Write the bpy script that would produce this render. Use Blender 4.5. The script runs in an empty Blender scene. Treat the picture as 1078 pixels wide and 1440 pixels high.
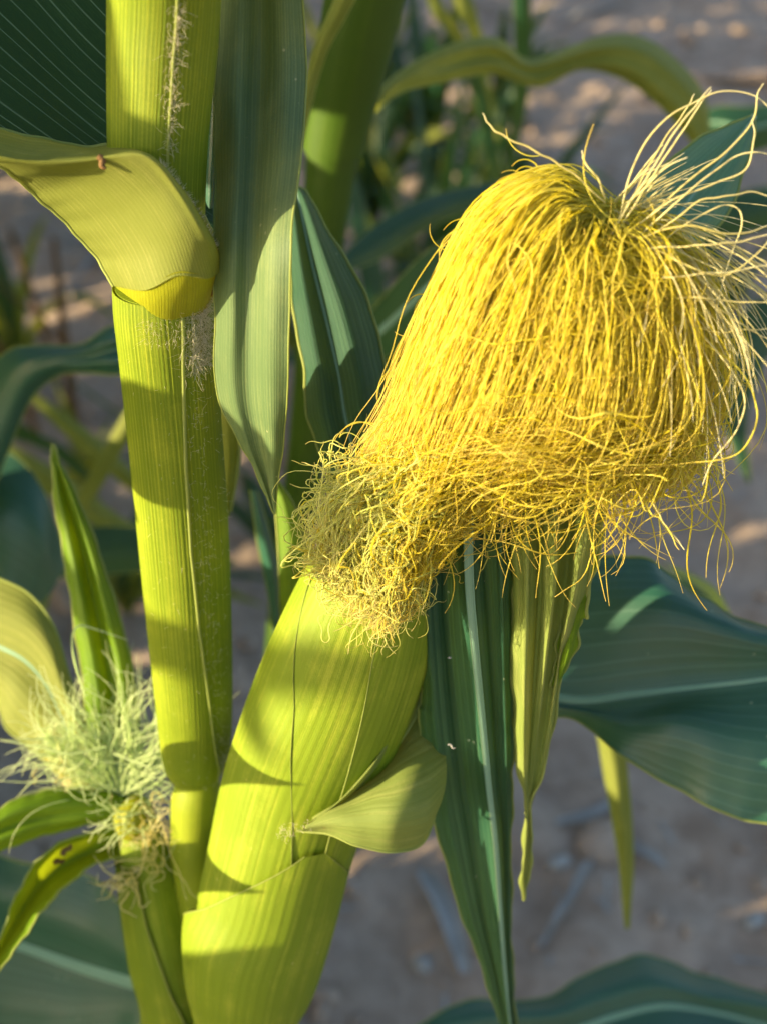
import bpy, math, random
import numpy as np
from mathutils import Vector
R = math.radians
random.seed(7); RNG = np.random.default_rng(11)
SC = bpy.context.scene

# ------------------------------------------------------------------ camera, sky, sun, exposure
PITCH, HEIGHT, FOV = R(38), 1.10, R(45)
cam = bpy.data.cameras.new('camera'); camo = bpy.data.objects.new('camera', cam)
SC.collection.objects.link(camo); SC.camera = camo
camo.location = (0, 0, HEIGHT); camo.rotation_euler = (math.pi/2 - PITCH, 0, 0)
cam.sensor_fit = 'VERTICAL'; cam.sensor_height = 24; cam.lens = 12/math.tan(FOV/2)
cam.clip_start = .01; cam.clip_end = 500
cam.dof.use_dof = True; cam.dof.focus_distance = .345; cam.dof.aperture_fstop = 6.0

SUN_AZ, SUN_EL = R(-107), R(15)       # azimuth clockwise from +Y
LDIR = np.array([math.sin(SUN_AZ)*math.cos(SUN_EL), math.cos(SUN_AZ)*math.cos(SUN_EL), math.sin(SUN_EL)])
W = bpy.data.worlds.new('World'); SC.world = W; W.use_nodes = True
nt = W.node_tree; bg = nt.nodes['Background']
sky = nt.nodes.new('ShaderNodeTexSky'); sky.sky_type = 'NISHITA'; sky.sun_disc = False
sky.sun_elevation = SUN_EL; sky.sun_rotation = SUN_AZ; sky.dust_density = 2.5
nt.links.new(sky.outputs[0], bg.inputs[0]); bg.inputs[1].default_value = .105
sun = bpy.data.lights.new('sun', 'SUN'); suno = bpy.data.objects.new('sun', sun)
SC.collection.objects.link(suno); sun.energy = 5.0; sun.angle = R(.5); sun.color = (1, .80, .48)
suno.rotation_euler = Vector(LDIR).to_track_quat('Z', 'Y').to_euler(); suno.location = (-3, -2, 3)
SC.view_settings.view_transform = 'Standard'; SC.view_settings.look = 'None'
SC.view_settings.gamma = 1; SC.view_settings.exposure = 1.62
SC.cycles.max_bounces = 10; SC.cycles.transmission_bounces = 6; SC.cycles.diffuse_bounces = 5
SC.cycles.use_denoising = True; SC.cycles.sample_clamp_indirect = 6

# ------------------------------------------------------------------ maths helpers
CF = np.array([0, math.cos(PITCH), -math.sin(PITCH)]); CR = np.array([1., 0, 0])
CU = np.array([0, math.sin(PITCH), math.cos(PITCH)]); CO = np.array([0, 0, HEIGHT])
PK = 2*math.tan(FOV/2)/1440
def P(a):
    """(x, y, distance in cm) as measured on the photograph -> world metres"""
    a = np.asarray(a, float); d = a[..., 2:3]/100
    return CO + CF*d + CR*((a[..., 0:1]-539)*PK*d) + CU*((720-a[..., 1:2])*PK*d)
def ground_at(x, y):
    r = CF + CR*((x-539)*PK) + CU*((720-y)*PK); return CO + r*(HEIGHT/-r[2])
def crom(c, n):
    """Catmull-Rom along axis 0, n samples"""
    c = np.asarray(c, float); m = len(c)
    if m == 2: t = np.linspace(0, 1, n).reshape((-1,)+(1,)*(c.ndim-1)); return c[0]*(1-t)+c[1]*t
    e = np.concatenate([[2*c[0]-c[1]], c, [2*c[-1]-c[-2]]])
    t = np.linspace(0, m-1-1e-9, n); i = t.astype(int); f = (t-i).reshape((-1,)+(1,)*(c.ndim-1))
    a, b, c2, d = e[i], e[i+1], e[i+2], e[i+3]
    return .5*((2*b)+(-a+c2)*f+(2*a-5*b+4*c2-d)*f**2+(-a+3*b-3*c2+d)*f**3)
def nrm(v): return v/np.maximum(np.linalg.norm(v, axis=-1, keepdims=True), 1e-12)
def unit(*v): return nrm(np.array(v, float))

COL = SC.collection
def tag(o, label=None, cat=None, group=None, kind=None):
    if label: o['label'] = label
    if cat: o['category'] = cat
    if group: o['group'] = group
    if kind: o['kind'] = kind
    return o
def empty(name, loc, label=None, cat=None, group=None):
    o = bpy.data.objects.new(name, None); COL.objects.link(o); o.location = Vector([float(v) for v in loc])
    o.empty_display_size = .03
    return tag(o, label, cat, group)
class MB:
    def __init__(s): s.v = []; s.f = []; s.uv = []; s.m = []; s.n = 0
    def add(s, v, f, uv, m=0):
        v = np.asarray(v, float).reshape(-1, 3); f = np.asarray(f, int).reshape(-1, 4)
        s.v.append(v); s.f.append(f+s.n); s.uv.append(np.asarray(uv, float).reshape(-1, 2)); s.m.append(np.full(len(f), m)); s.n += len(v)
    def grid(s, G, U, m=0, closed=False):
        a, b = G.shape[:2]; I = np.arange(a*b).reshape(a, b)
        f = np.stack([I[:-1, :-1], I[:-1, 1:], I[1:, 1:], I[1:, :-1]], -1)
        s.add(G, f, U, m)
    def build(s, name, mats, parent=None, label=None, kind=None):
        v = np.concatenate(s.v); f = np.concatenate(s.f); uv = np.concatenate(s.uv); mi = np.concatenate(s.m)
        off = np.zeros(3)
        if parent is not None:
            p = parent
            while p is not None: off = off + np.array(p.location); p = p.parent
        me = bpy.data.meshes.new(name); me.vertices.add(len(v)); me.vertices.foreach_set('co', (v-off).astype(np.float32).ravel())
        me.loops.add(len(f)*4); me.loops.foreach_set('vertex_index', f.astype(np.int32).ravel())
        me.polygons.add(len(f)); me.polygons.foreach_set('loop_start', np.arange(0, len(f)*4, 4, dtype=np.int32))
        me.polygons.foreach_set('loop_total', np.full(len(f), 4, np.int32))
        me.polygons.foreach_set('material_index', mi.astype(np.int32))
        me.polygons.foreach_set('use_smooth', np.ones(len(f), bool))
        ul = me.uv_layers.new(name='UVMap'); ul.data.foreach_set('uv', uv[f.ravel()].astype(np.float32).ravel())
        me.update(calc_edges=True); me.validate()
        for m in (mats if isinstance(mats, (list, tuple)) else [mats]): me.materials.append(m)
        o = bpy.data.objects.new(name, me); COL.objects.link(o); o.parent = parent
        return tag(o, label, kind=kind)

def strands_into(mb, S, rad, sides=4, m=0, taper=.35, colv=None):
    """S: (n,k,3) world paths, rad: (n,) or scalar metres"""
    S = np.asarray(S, float); n, k = S.shape[:2]
    T = nrm(np.gradient(S, axis=1)); ref = nrm(CF+np.array([.13, .07, .21]))
    A = nrm(np.cross(T, ref)); B = np.cross(T, A)
    r = np.broadcast_to(np.asarray(rad, float).reshape(-1, 1) if np.ndim(rad) else np.full((1, 1), rad), (n, k)).copy()
    r = r*(1-(1-taper)*np.linspace(0, 1, k)[None]**3)
    ang = np.arange(sides)/sides*2*math.pi
    V = S[:, :, None]+r[..., None, None]*(A[:, :, None]*np.cos(ang)[:, None]+B[:, :, None]*np.sin(ang)[:, None])
    I = np.arange(n*k*sides).reshape(n, k, sides); J = np.roll(I, -1, 2)
    f = np.stack([I[:, :-1], J[:, :-1], J[:, 1:], I[:, 1:]], -1)
    c = RNG.random(n) if colv is None else np.broadcast_to(colv, (n,))
    U = np.zeros((n, k, sides, 2)); U[..., 0] = c[:, None, None]; U[..., 1] = np.linspace(0, 1, k)[None, :, None]
    mb.add(V, f, U, m)

def noise1(n, k, freq, amp):
    """smooth random wobble (n,k,3) in px/cm space"""
    t = np.linspace(0, 1, k)[None, :, None]; out = 0
    for j, fr in enumerate(freq):
        ph = RNG.random((n, 1, 3))*6.283; a = RNG.normal(size=(n, 1, 3))*amp[j]; w = fr*(.7+.6*RNG.random((n, 1, 3)))
        out = out+a*np.sin(t*6.283*w+ph)-a*np.sin(ph)
    return out

# ------------------------------------------------------------------ leaf and tube builders
def normals(G):
    du = np.gradient(G, axis=1); dv = np.gradient(G, axis=0); return nrm(np.cross(du, dv))
def patch_grid(rows, nu, nv, ripple=0, rf=6, pleat=0, pn=6, wob=0, seed=0, raw=False, pexp=0):
    C = np.asarray(rows, float)
    G = crom(C, nv); G = np.swapaxes(crom(np.swapaxes(G, 0, 1), nu), 0, 1)
    if not raw: G = P(G)
    N = normals(G); u = np.linspace(0, 1, nu)[None, :]; v = np.linspace(0, 1, nv)[:, None]
    r = np.random.default_rng(seed+3); p = r.random(8)*6.28
    o = ripple*(np.abs(2*u-1)**3)*(np.sin(v*rf*6.28+p[0]+2*u)+.5*np.sin(v*rf*2.3*6.28+p[1]))
    o = o+pleat*np.cos(u*pn*6.28+p[2]*.3)*(1-.3*np.abs(2*u-1))
    o = o+wob*(np.sin(v*5+p[3]+u*3)+.6*np.sin(v*11+p[4]-u*4)+.35*np.sin(v*23+u*9+p[5]))
    return G+N*o[..., None]
def leaf(name, rows, parent, mat, nu=25, nv=90, stripes=24, rim=.00035, midrib=0, label=None, mid_u=.5, kind=None, mid_part=True, rib_side=1, rim_mat=None, **kw):
    G = patch_grid(rows, nu, nv, **kw); mb = MB()
    L = np.concatenate([[0], np.cumsum(np.linalg.norm(np.diff(G[:, nu//2], axis=0), axis=1))])*100
    U = np.zeros((nv, nu, 2)); U[..., 0] = np.linspace(0, stripes, nu)[None]; U[..., 1] = L[:, None]
    mb.grid(G, U, 0)
    if rim: strands_into(mb, np.stack([G[:, 0], G[:, -1]]), rim, 6, 1, taper=.6)
    mr = None
    if midrib:
        j = int(round(mid_u*(nu-1))); N = normals(G)[:, j]*rib_side; c = G[:, j]; s = nrm(G[:, min(j+1, nu-1)]-G[:, max(j-1, 0)])
        w = midrib*np.linspace(1, .35, nv)[:, None, None]; a = np.linspace(-1, 1, 9)[None, :, None]
        for sgn in ((1, -1)):
            M = c[:, None]+s[:, None]*a*w+N[:, None]*sgn*(.32*w*(1-np.abs(a)**2.2)-.00012)
            Um = np.zeros((nv, 9, 2)); Um[..., 0] = np.linspace(0, 4, 9)[None]; Um[..., 1] = L[:, None]
            if mid_part:
                if mr is None: mr = MB()
                mr.grid(M, Um, 0)
            else: mb.grid(M, Um, 2)
    o = mb.build(name, [mat, rim_mat or M_['rim'], M_['midrib']], parent, label, kind)
    if mr is not None: mr.build('midrib', [M_['midrib']], o)
    return o
def tube_grid(rows, na, nv, a0=0, a1=360, off=0, ridge=0, rn=40, bump=None):
    """rows: Lx,Ly,Rx,Ry,d,ratio ; angle 0 = right silhouette, 90 = facing camera, 180 = left silhouette"""
    C = crom(np.asarray(rows, float), nv)
    Lw = P(np.stack([C[:, 0], C[:, 1], C[:, 4]], -1)); Rw = P(np.stack([C[:, 2], C[:, 3], C[:, 4]], -1))
    c = (Lw+Rw)/2; h = (Rw-Lw)/2; hr = np.linalg.norm(h, axis=1); hd = nrm(h); ax = nrm(np.gradient(c, axis=0))
    fr = nrm(np.cross(ax, hd)); fr = np.where((np.sum(fr*CF, 1) > 0)[:, None], -fr, fr)
    A0 = np.interp(np.linspace(0, 1, nv), np.linspace(0, 1, len(np.atleast_1d(a0))), np.atleast_1d(a0)) if np.ndim(a0) else np.full(nv, a0)
    A1 = np.interp(np.linspace(0, 1, nv), np.linspace(0, 1, len(np.atleast_1d(a1))), np.atleast_1d(a1)) if np.ndim(a1) else np.full(nv, a1)
    u = np.linspace(0, 1, na)[None]; an = np.radians(A0[:, None]*(1-u)+A1[:, None]*u)
    rr = 1+(off/np.maximum(hr, 1e-4))[:, None]+ridge/np.maximum(hr, 1e-4)[:, None]*np.cos(an*rn)
    if bump is not None: rr = rr+bump(np.degrees(an), np.linspace(0, 1, nv)[:, None])
    G = c[:, None]+hd[:, None]*(hr[:, None]*rr*np.cos(an))[..., None]+fr[:, None]*((hr*C[:, 5])[:, None]*rr*np.sin(an))[..., None]
    return G, an, c
def tube(name, rows, parent, mat, na=73, nv=80, stripes=60, label=None, caps=True, rim=0, kind=None, build=True, **kw):
    G, an, c = tube_grid(rows, na, nv, **kw)
    L = np.concatenate([[0], np.cumsum(np.linalg.norm(np.diff(c, axis=0), axis=1))])*100
    U = np.zeros(G.shape[:2]+(2,)); U[..., 0] = an/6.2832*stripes; U[..., 1] = L[:, None]
    mb = MB(); mb.grid(G, U)
    if caps and 'a0' not in kw:
        for r in (0, -1):
            cc = np.broadcast_to(G[r].mean(0), G[r].shape); mb.grid(np.stack([G[r], cc]), np.stack([U[r], U[r]]))
    if rim: strands_into(mb, np.stack([G[:, 0], G[:, -1]]), rim, 6, 1)
    return mb.build(name, [mat, M_['rim']], parent, label, kind)

def ribbon_rows(pts, widths, normal, cup=.15):
    """centre line (world), widths m, blade normal hint -> raw rows of 5 points"""
    pts = np.asarray(pts, float); T = nrm(np.gradient(pts, axis=0)); nn = np.asarray(normal, float)
    if nn.ndim == 1: nn = np.broadcast_to(nn, pts.shape)
    S = nrm(np.cross(T, nn)); N = nrm(np.cross(S, T)); w = np.asarray(widths, float)[:, None]
    return np.stack([pts+S*w*a+N*w*cup*(abs(a)*2)**1.3 for a in (-.5, -.25, 0, .25, .5)], 1)

# ------------------------------------------------------------------ materials
M_ = {}
def newmat(name):
    m = bpy.data.materials.new(name); m.use_nodes = True; n = m.node_tree; n.nodes.clear()
    return m, n.nodes, n.links
def mix(N, Lk, a, b, fac, typ='RGBA', blend='MIX'):
    x = N.new('ShaderNodeMix'); x.data_type = typ; x.blend_type = blend
    i, o = ((6, 7), 2) if typ == 'RGBA' else ((2, 3), 0)
    for s, v in ((x.inputs[i[0]], a), (x.inputs[i[1]], b), (x.inputs[0], fac)):
        if hasattr(v, 'links') or hasattr(v, 'is_linked'): Lk.new(v, s)
        else: s.default_value = (tuple(v)+(1,))[:4] if isinstance(v, (tuple, list)) else v
    return x.outputs[o]
def math_(N, Lk, op, a, b=0.):
    x = N.new('ShaderNodeMath'); x.operation = op
    for s, v in ((x.inputs[0], a), (x.inputs[1], b)):
        if hasattr(v, 'is_linked'): Lk.new(v, s)
        else: s.default_value = v
    return x.outputs[0]
def plant_mat(name, dark, light, trans, tf=.35, rough=.5, vein=.5, bump=.25, spec=.4, sss=0, blot=None, blotf=.0, vwidth=8, mott=.25, coarse=.35, veincol=None, vcf=.5, warp=1.6):
    """leaf tissue: UV.x counts veins, UV.y is length in cm"""
    m, N, Lk = newmat(name)
    uv = N.new('ShaderNodeUVMap'); uv.uv_map = 'UVMap'
    sx = N.new('ShaderNodeSeparateXYZ'); Lk.new(uv.outputs[0], sx.inputs[0])
    # wobble so the veins are not ruler straight in strength
    cmb = N.new('ShaderNodeCombineXYZ'); Lk.new(math_(N, Lk, 'MULTIPLY', sx.outputs[0], .9), cmb.inputs[0]); Lk.new(math_(N, Lk, 'MULTIPLY', sx.outputs[1], .06), cmb.inputs[1])
    n1 = N.new('ShaderNodeTexNoise'); n1.inputs['Scale'].default_value = 1; n1.inputs['Detail'].default_value = 4; n1.inputs['Roughness'].default_value = .75
    Lk.new(cmb.outputs[0], n1.inputs['Vector'])
    c2 = N.new('ShaderNodeCombineXYZ'); Lk.new(math_(N, Lk, 'MULTIPLY', sx.outputs[0], .37), c2.inputs[0]); Lk.new(math_(N, Lk, 'MULTIPLY', sx.outputs[1], .02), c2.inputs[1])
    nw = N.new('ShaderNodeTexNoise'); nw.inputs['Scale'].default_value = 1; nw.inputs['Detail'].default_value = 2; Lk.new(c2.outputs[0], nw.inputs['Vector'])
    wx = math_(N, Lk, 'ADD', sx.outputs[0], math_(N, Lk, 'MULTIPLY', nw.outputs[0], warp))
    s = math_(N, Lk, 'SINE', math_(N, Lk, 'MULTIPLY', wx, 6.2832))
    s = math_(N, Lk, 'ADD', math_(N, Lk, 'MULTIPLY', s, .5), .5)
    line = math_(N, Lk, 'POWER', s, vwidth)
    line = math_(N, Lk, 'MULTIPLY', line, math_(N, Lk, 'MULTIPLY', n1.outputs[0], 1.8))
    fine = math_(N, Lk, 'SINE', math_(N, Lk, 'MULTIPLY', sx.outputs[0], 6.2832*5.03))
    tc = N.new('ShaderNodeTexCoord')
    n2 = N.new('ShaderNodeTexNoise'); n2.inputs['Scale'].default_value = 45; n2.inputs['Detail'].default_value = 6; n2.inputs['Roughness'].default_value = .65
    Lk.new(tc.outputs['Object'], n2.inputs['Vector'])
    n3 = N.new('ShaderNodeTexNoise'); n3.inputs['Scale'].default_value = 1600; n3.inputs['Detail'].default_value = 2; Lk.new(tc.outputs['Object'], n3.inputs['Vector'])
    fac = math_(N, Lk, 'ADD', math_(N, Lk, 'MULTIPLY', line, vein), math_(N, Lk, 'MULTIPLY', fine, .05*vein*2))
    fac = math_(N, Lk, 'ADD', fac, math_(N, Lk, 'MULTIPLY', math_(N, Lk, 'SUBTRACT', n2.outputs[0], .5), mott*3))
    fac = math_(N, Lk, 'ADD', fac, math_(N, Lk, 'MULTIPLY', math_(N, Lk, 'SUBTRACT', n1.outputs[0], .5), coarse*2))
    fac = math_(N, Lk, 'ADD', fac, math_(N, Lk, 'MULTIPLY', math_(N, Lk, 'SUBTRACT', n3.outputs[0], .5), .35))
    cl = N.new('ShaderNodeClamp'); Lk.new(fac, cl.inputs[0])
    col = mix(N, Lk, dark, light, cl.outputs[0])
    if veincol: col = mix(N, Lk, col, veincol, math_(N, Lk, 'MULTIPLY', line, vcf))
    if blot:
        vo = N.new('ShaderNodeTexVoronoi'); vo.inputs['Scale'].default_value = 190; Lk.new(tc.outputs['Object'], vo.inputs['Vector'])
        r1 = N.new('ShaderNodeMapRange'); Lk.new(vo.outputs['Distance'], r1.inputs[0]); r1.inputs[1].default_value = .06; r1.inputs[2].default_value = .1; r1.inputs[3].default_value = 1; r1.inputs[4].default_value = 0
        sp = math_(N, Lk, 'GREATER_THAN', n2.outputs[0], .56)
        col = mix(N, Lk, col, blot, math_(N, Lk, 'MULTIPLY', math_(N, Lk, 'MULTIPLY', r1.outputs[0], sp), blotf))
    pb = N.new('ShaderNodeBsdfPrincipled'); Lk.new(col, pb.inputs['Base Color'])
    rr = math_(N, Lk, 'ADD', math_(N, Lk, 'MULTIPLY', n2.outputs[0], .25), rough-.12); Lk.new(rr, pb.inputs['Roughness'])
    pb.inputs['Specular IOR Level'].default_value = spec
    if sss:
        pb.inputs['Subsurface Weight'].default_value = sss; pb.inputs['Subsurface Radius'].default_value = (1, .7, .12); pb.inputs['Subsurface Scale'].default_value = .006
    bp = N.new('ShaderNodeBump'); bp.inputs['Strength'].default_value = bump; bp.inputs['Distance'].default_value = .0004
    h = math_(N, Lk, 'ADD', math_(N, Lk, 'MULTIPLY', s, 1.), math_(N, Lk, 'MULTIPLY', n3.outputs[0], .9)); h = math_(N, Lk, 'ADD', h, math_(N, Lk, 'MULTIPLY', fine, .18))
    Lk.new(h, bp.inputs['Height']); Lk.new(bp.outputs[0], pb.inputs['Normal'])
    out = N.new('ShaderNodeOutputMaterial')
    if tf > 0:
        tr = N.new('ShaderNodeBsdfTranslucent'); Lk.new(mix(N, Lk, trans, tuple(min(1, c*1.5) for c in trans), cl.outputs[0]), tr.inputs[0]); Lk.new(bp.outputs[0], tr.inputs['Normal'])
        ms = N.new('ShaderNodeMixShader'); ms.inputs[0].default_value = tf
        Lk.new(pb.outputs[0], ms.inputs[1]); Lk.new(tr.outputs[0], ms.inputs[2]); Lk.new(ms.outputs[0], out.inputs[0])
    else: Lk.new(pb.outputs[0], out.inputs[0])
    M_[name] = m; return m
def silk_mat(name, c0, c1, c2, tf=.4, rough=.35):
    m, N, Lk = newmat(name); uv = N.new('ShaderNodeUVMap'); uv.uv_map = 'UVMap'
    sx = N.new('ShaderNodeSeparateXYZ'); Lk.new(uv.outputs[0], sx.inputs[0])
    a = mix(N, Lk, c0, c1, sx.outputs[0]); e = math_(N, Lk, 'POWER', sx.outputs[1], 4.)
    col = mix(N, Lk, a, c2, math_(N, Lk, 'MULTIPLY', e, .7))
    pb = N.new('ShaderNodeBsdfPrincipled'); Lk.new(col, pb.inputs['Base Color']); pb.inputs['Roughness'].default_value = rough; pb.inputs['Specular IOR Level'].default_value = .5
    tr = N.new('ShaderNodeBsdfTranslucent'); Lk.new(col, tr.inputs[0]); ms = N.new('ShaderNodeMixShader'); ms.inputs[0].default_value = tf
    out = N.new('ShaderNodeOutputMaterial'); Lk.new(pb.outputs[0], ms.inputs[1]); Lk.new(tr.outputs[0], ms.inputs[2]); Lk.new(ms.outputs[0], out.inputs[0])
    M_[name] = m; return m

plant_mat('blade_top', (.014, .085, .052), (.045, .155, .095), (.12, .22, .015), .2, .42, .1, .2, .75, veincol=(.2, .36, .28), vcf=.2, vwidth=40, blot=(.5, .55, .35), blotf=.6)
plant_mat('blade_under', (.20, .235, .045), (.40, .385, .12), (.34, .36, .02), .35, .6, .3, .35, .2, mott=.4, blot=(.62, .55, .3), blotf=.6)
plant_mat('blade_hang', (.09, .15, .06), (.24, .28, .11), (.28, .30, .03), .2, .55, .35, .3, .3, mott=.4, coarse=.6, blot=(.62, .55, .3), blotf=.5)
plant_mat('blade_shaded', (.006, .035, .014), (.018, .065, .022), (.12, .20, .015), .2, .6, .1, .2, .2, veincol=(.26, .40, .26), vcf=.38, vwidth=45, warp=2.5)  # darker copy of the blade, shade of the unlit leaf put into the colour
plant_mat('husk_lit', (.07, .2, .14), (.16, .33, .22), (.3, .46, .06), .38, .5, .4, .3, .5)  # brighter copy of the husk blade, the light on it put into the colour
plant_mat('blade_far', (.012, .06, .034), (.035, .12, .06), (.20, .30, .02), .3, .5, .2, .1, .4)
plant_mat('sheath', (.14, .20, .010), (.385, .42, .03), (.30, .36, .004), .07, .5, .4, .4, .2, sss=.12, vwidth=3, mott=.35, coarse=.4, blot=(.6, .55, .25), blotf=.35)
plant_mat('stalk', (.18, .235, .012), (.37, .40, .03), (.40, .42, .01), .0, .45, .15, .15, .25, sss=.2, mott=.35, blot=(.6, .55, .25), blotf=.35)
plant_mat('stem_shaded', (.04, .085, .005), (.09, .14, .01), (.2, .3, .01), .0, .5, .15, .1, .25)  # darkened stalk colour, carries the shade on the stem behind
plant_mat('husk', (.16, .23, .012), (.43, .45, .05), (.33, .40, .01), .1, .55, .12, .25, .2, sss=.14, vwidth=5, mott=.4, coarse=.7, blot=(.6, .52, .2), blotf=.4)
plant_mat('husk_blade', (.018, .075, .045), (.07, .165, .085), (.30, .38, .02), .3, .55, .4, .4, .25, blot=(.55, .6, .4), blotf=.8, coarse=.8)
plant_mat('husk_pale', (.19, .25, .06), (.44, .44, .15), (.42, .42, .04), .3, .6, .15, .35, .2, blot=(.2, .12, .03), blotf=.6, coarse=.9, mott=.4)
plant_mat('husk_young', (.11, .22, .008), (.30, .40, .03), (.40, .48, .01), .42, .5, .3, .3, .3, coarse=.6)
plant_mat('rim', (.28, .34, .08), (.48, .50, .18), (.5, .5, .15), .3, .5, 0, .05, .3)
plant_mat('midrib', (.22, .40, .27), (.36, .52, .38), (.4, .45, .2), .25, .5, .3, .2, .4, mott=.2)
plant_mat('collar', (.24, .26, .010), (.48, .46, .022), (.6, .48, .01), .2, .5, .3, .35, .2, sss=.2, mott=.35)
plant_mat('dry', (.16, .09, .035), (.36, .24, .12), (.3, .2, .05), .1, .8, .5, .6, .2)
plant_mat('straw', (.34, .33, .31), (.58, .56, .54), (.3, .3, .3), .0, .7, .5, .5, .2)
silk_mat('silk_yellow', (.80, .72, .06), (.91, .85, .24), (.85, .68, .28), .75, .3)
silk_mat('silk_shaded', (.62, .66, .13), (.84, .84, .32), (.6, .45, .2), .5, .45)  # yellow silk standing in shade, the shade painted as a greener tint
silk_mat('silk_pale', (.74, .66, .24), (.88, .82, .48), (.80, .78, .6), .6, .4)
silk_mat('silk_white', (.60, .72, .34), (.82, .90, .58), (.8, .82, .6), .6, .4)
silk_mat('hair', (.72, .68, .5), (.92, .88, .75), (.8, .7, .5), .5, .5)

def soil_mat():
    m, N, Lk = newmat('soil'); tc = N.new('ShaderNodeTexCoord')
    def nz(sc, det=6, ro=.6):
        n = N.new('ShaderNodeTexNoise'); n.inputs['Scale'].default_value = sc; n.inputs['Detail'].default_value = det; n.inputs['Roughness'].default_value = ro
        Lk.new(tc.outputs['Object'], n.inputs['Vector']); return n.outputs[0]
    a, b, c = nz(5), nz(38, 8, .7), nz(1.3)
    r = N.new('ShaderNodeMapRange'); Lk.new(math_(N, Lk, 'ADD', math_(N, Lk, 'MULTIPLY', a, .5), math_(N, Lk, 'MULTIPLY', b, .5)), r.inputs[0]); r.inputs[1].default_value = .36; r.inputs[2].default_value = .64
    col = mix(N, Lk, (.29, .21, .155), (.54, .42, .33), r.outputs[0])
    col = mix(N, Lk, col, (.26, .17, .11), math_(N, Lk, 'MULTIPLY', math_(N, Lk, 'GREATER_THAN', c, .56), .35))
    pb = N.new('ShaderNodeBsdfPrincipled'); Lk.new(col, pb.inputs['Base Color']); pb.inputs['Roughness'].default_value = .95; pb.inputs['Specular IOR Level'].default_value = .15
    bp = N.new('ShaderNodeBump'); bp.inputs['Strength'].default_value = .7; bp.inputs['Distance'].default_value = .01; Lk.new(b, bp.inputs['Height']); Lk.new(bp.outputs[0], pb.inputs['Normal'])
    out = N.new('ShaderNodeOutputMaterial'); Lk.new(pb.outputs[0], out.inputs[0]); M_['soil'] = m
soil_mat()

# ------------------------------------------------------------------ ground
def soil_h(x, y):
    h = 0
    r = np.random.default_rng(5)
    for f, a in ((3, .02), (7, .012), (15, .008), (31, .006), (60, .004), (110, .0022)):
        for _ in range(4):
            th = r.random()*6.28; p = r.random()*6.28; q = r.random()*6.28
            u = (x*math.cos(th)+y*math.sin(th))*f; w = (-x*math.sin(th)+y*math.cos(th))*f*.8
            h = h+a*.5*np.sin(u+p+1.3*np.sin(w*.7+q))*np.sin(w+q)
    return h
gx = np.concatenate([-np.geomspace(60, 2.4, 24), np.linspace(-2.3, 2.3, 300), np.geomspace(2.4, 60, 24)])
gy = np.concatenate([-np.geomspace(60, .6, 24), np.linspace(-.5, 5.5, 380), np.geomspace(5.6, 90, 30)])
X, Y = np.meshgrid(gx, gy); near = np.exp(-np.maximum(0, np.hypot(X, Y-2)-4)*.5)
Z = soil_h(X, Y)*near
mb = MB(); mb.grid(np.stack([X, Y, Z], -1), np.stack([X, Y], -1))
tag(mb.build('soil_ground', [M_['soil']]), 'bare grey brown soil of the field under the plants', kind='structure')

def blob(seed, n=6):
    r = np.random.default_rng(seed); th = np.linspace(0, 2*math.pi, n*2+1); ph = np.linspace(-math.pi/2, math.pi/2, n+1)
    T_, H_ = np.meshgrid(th, ph); d = 1+.18*np.sin(2*T_+r.random()*6)*np.cos(H_)+.15*np.sin(3*H_+T_+r.random()*6)*np.cos(H_)
    G = np.stack([np.cos(H_)*np.cos(T_)*d, np.cos(H_)*np.sin(T_)*d*.8, np.sin(H_)*.6*d], -1); return G
mb = MB()
blobs = [blob(i) for i in range(7)]
for i in range(1600):
    y = RNG.uniform(.35, 4.6); x = RNG.uniform(-.45-.45*y, .45+.45*y); s = min(.035, .003+.006*RNG.exponential())
    G = blobs[i % 7]*s; a = RNG.random()*6.28; c, sn = math.cos(a), math.sin(a)
    G = np.stack([G[..., 0]*c-G[..., 1]*sn, G[..., 0]*sn+G[..., 1]*c, G[..., 2]], -1)+np.array([x, y, soil_h(np.array(x), np.array(y))+s*.15])
    mb.grid(G, G[..., :2]*30)
tag(mb.build('soil_crumbs', [M_['soil']]), 'loose crumbs and clods of the same soil', kind='stuff')

# ------------------------------------------------------------------ main corn plant
plant = empty('corn_plant', (*P((270, 1440, 52))[:2], 0), 'big corn plant in front, sunlit stem with a yellow silked ear', 'corn plant')
# stalk between sheaths, down to the ground
tube('stalk', [(240, 1040, 322, 1040, 44, 1), (250, 1075, 310, 1075, 44.4, .95), (250, 1092, 309, 1092, 44.7, .95), (244, 1112, 310, 1112, 45, 1), (241, 1135, 311, 1135, 45.3, 1), (240, 1190, 308, 1190, 46.1, 1), (246, 1240, 312, 1240, 47, 1),
               (255, 1330, 322, 1330, 48.6, 1), (275, 1440, 335, 1440, 51, 1), (300, 1640, 350, 1640, 58, 1), (330, 1980, 370, 1980, 74, 1), (350, 2300, 380, 2300, 100, 1)], plant, M_['stalk'], nv=120, stripes=46)
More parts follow.
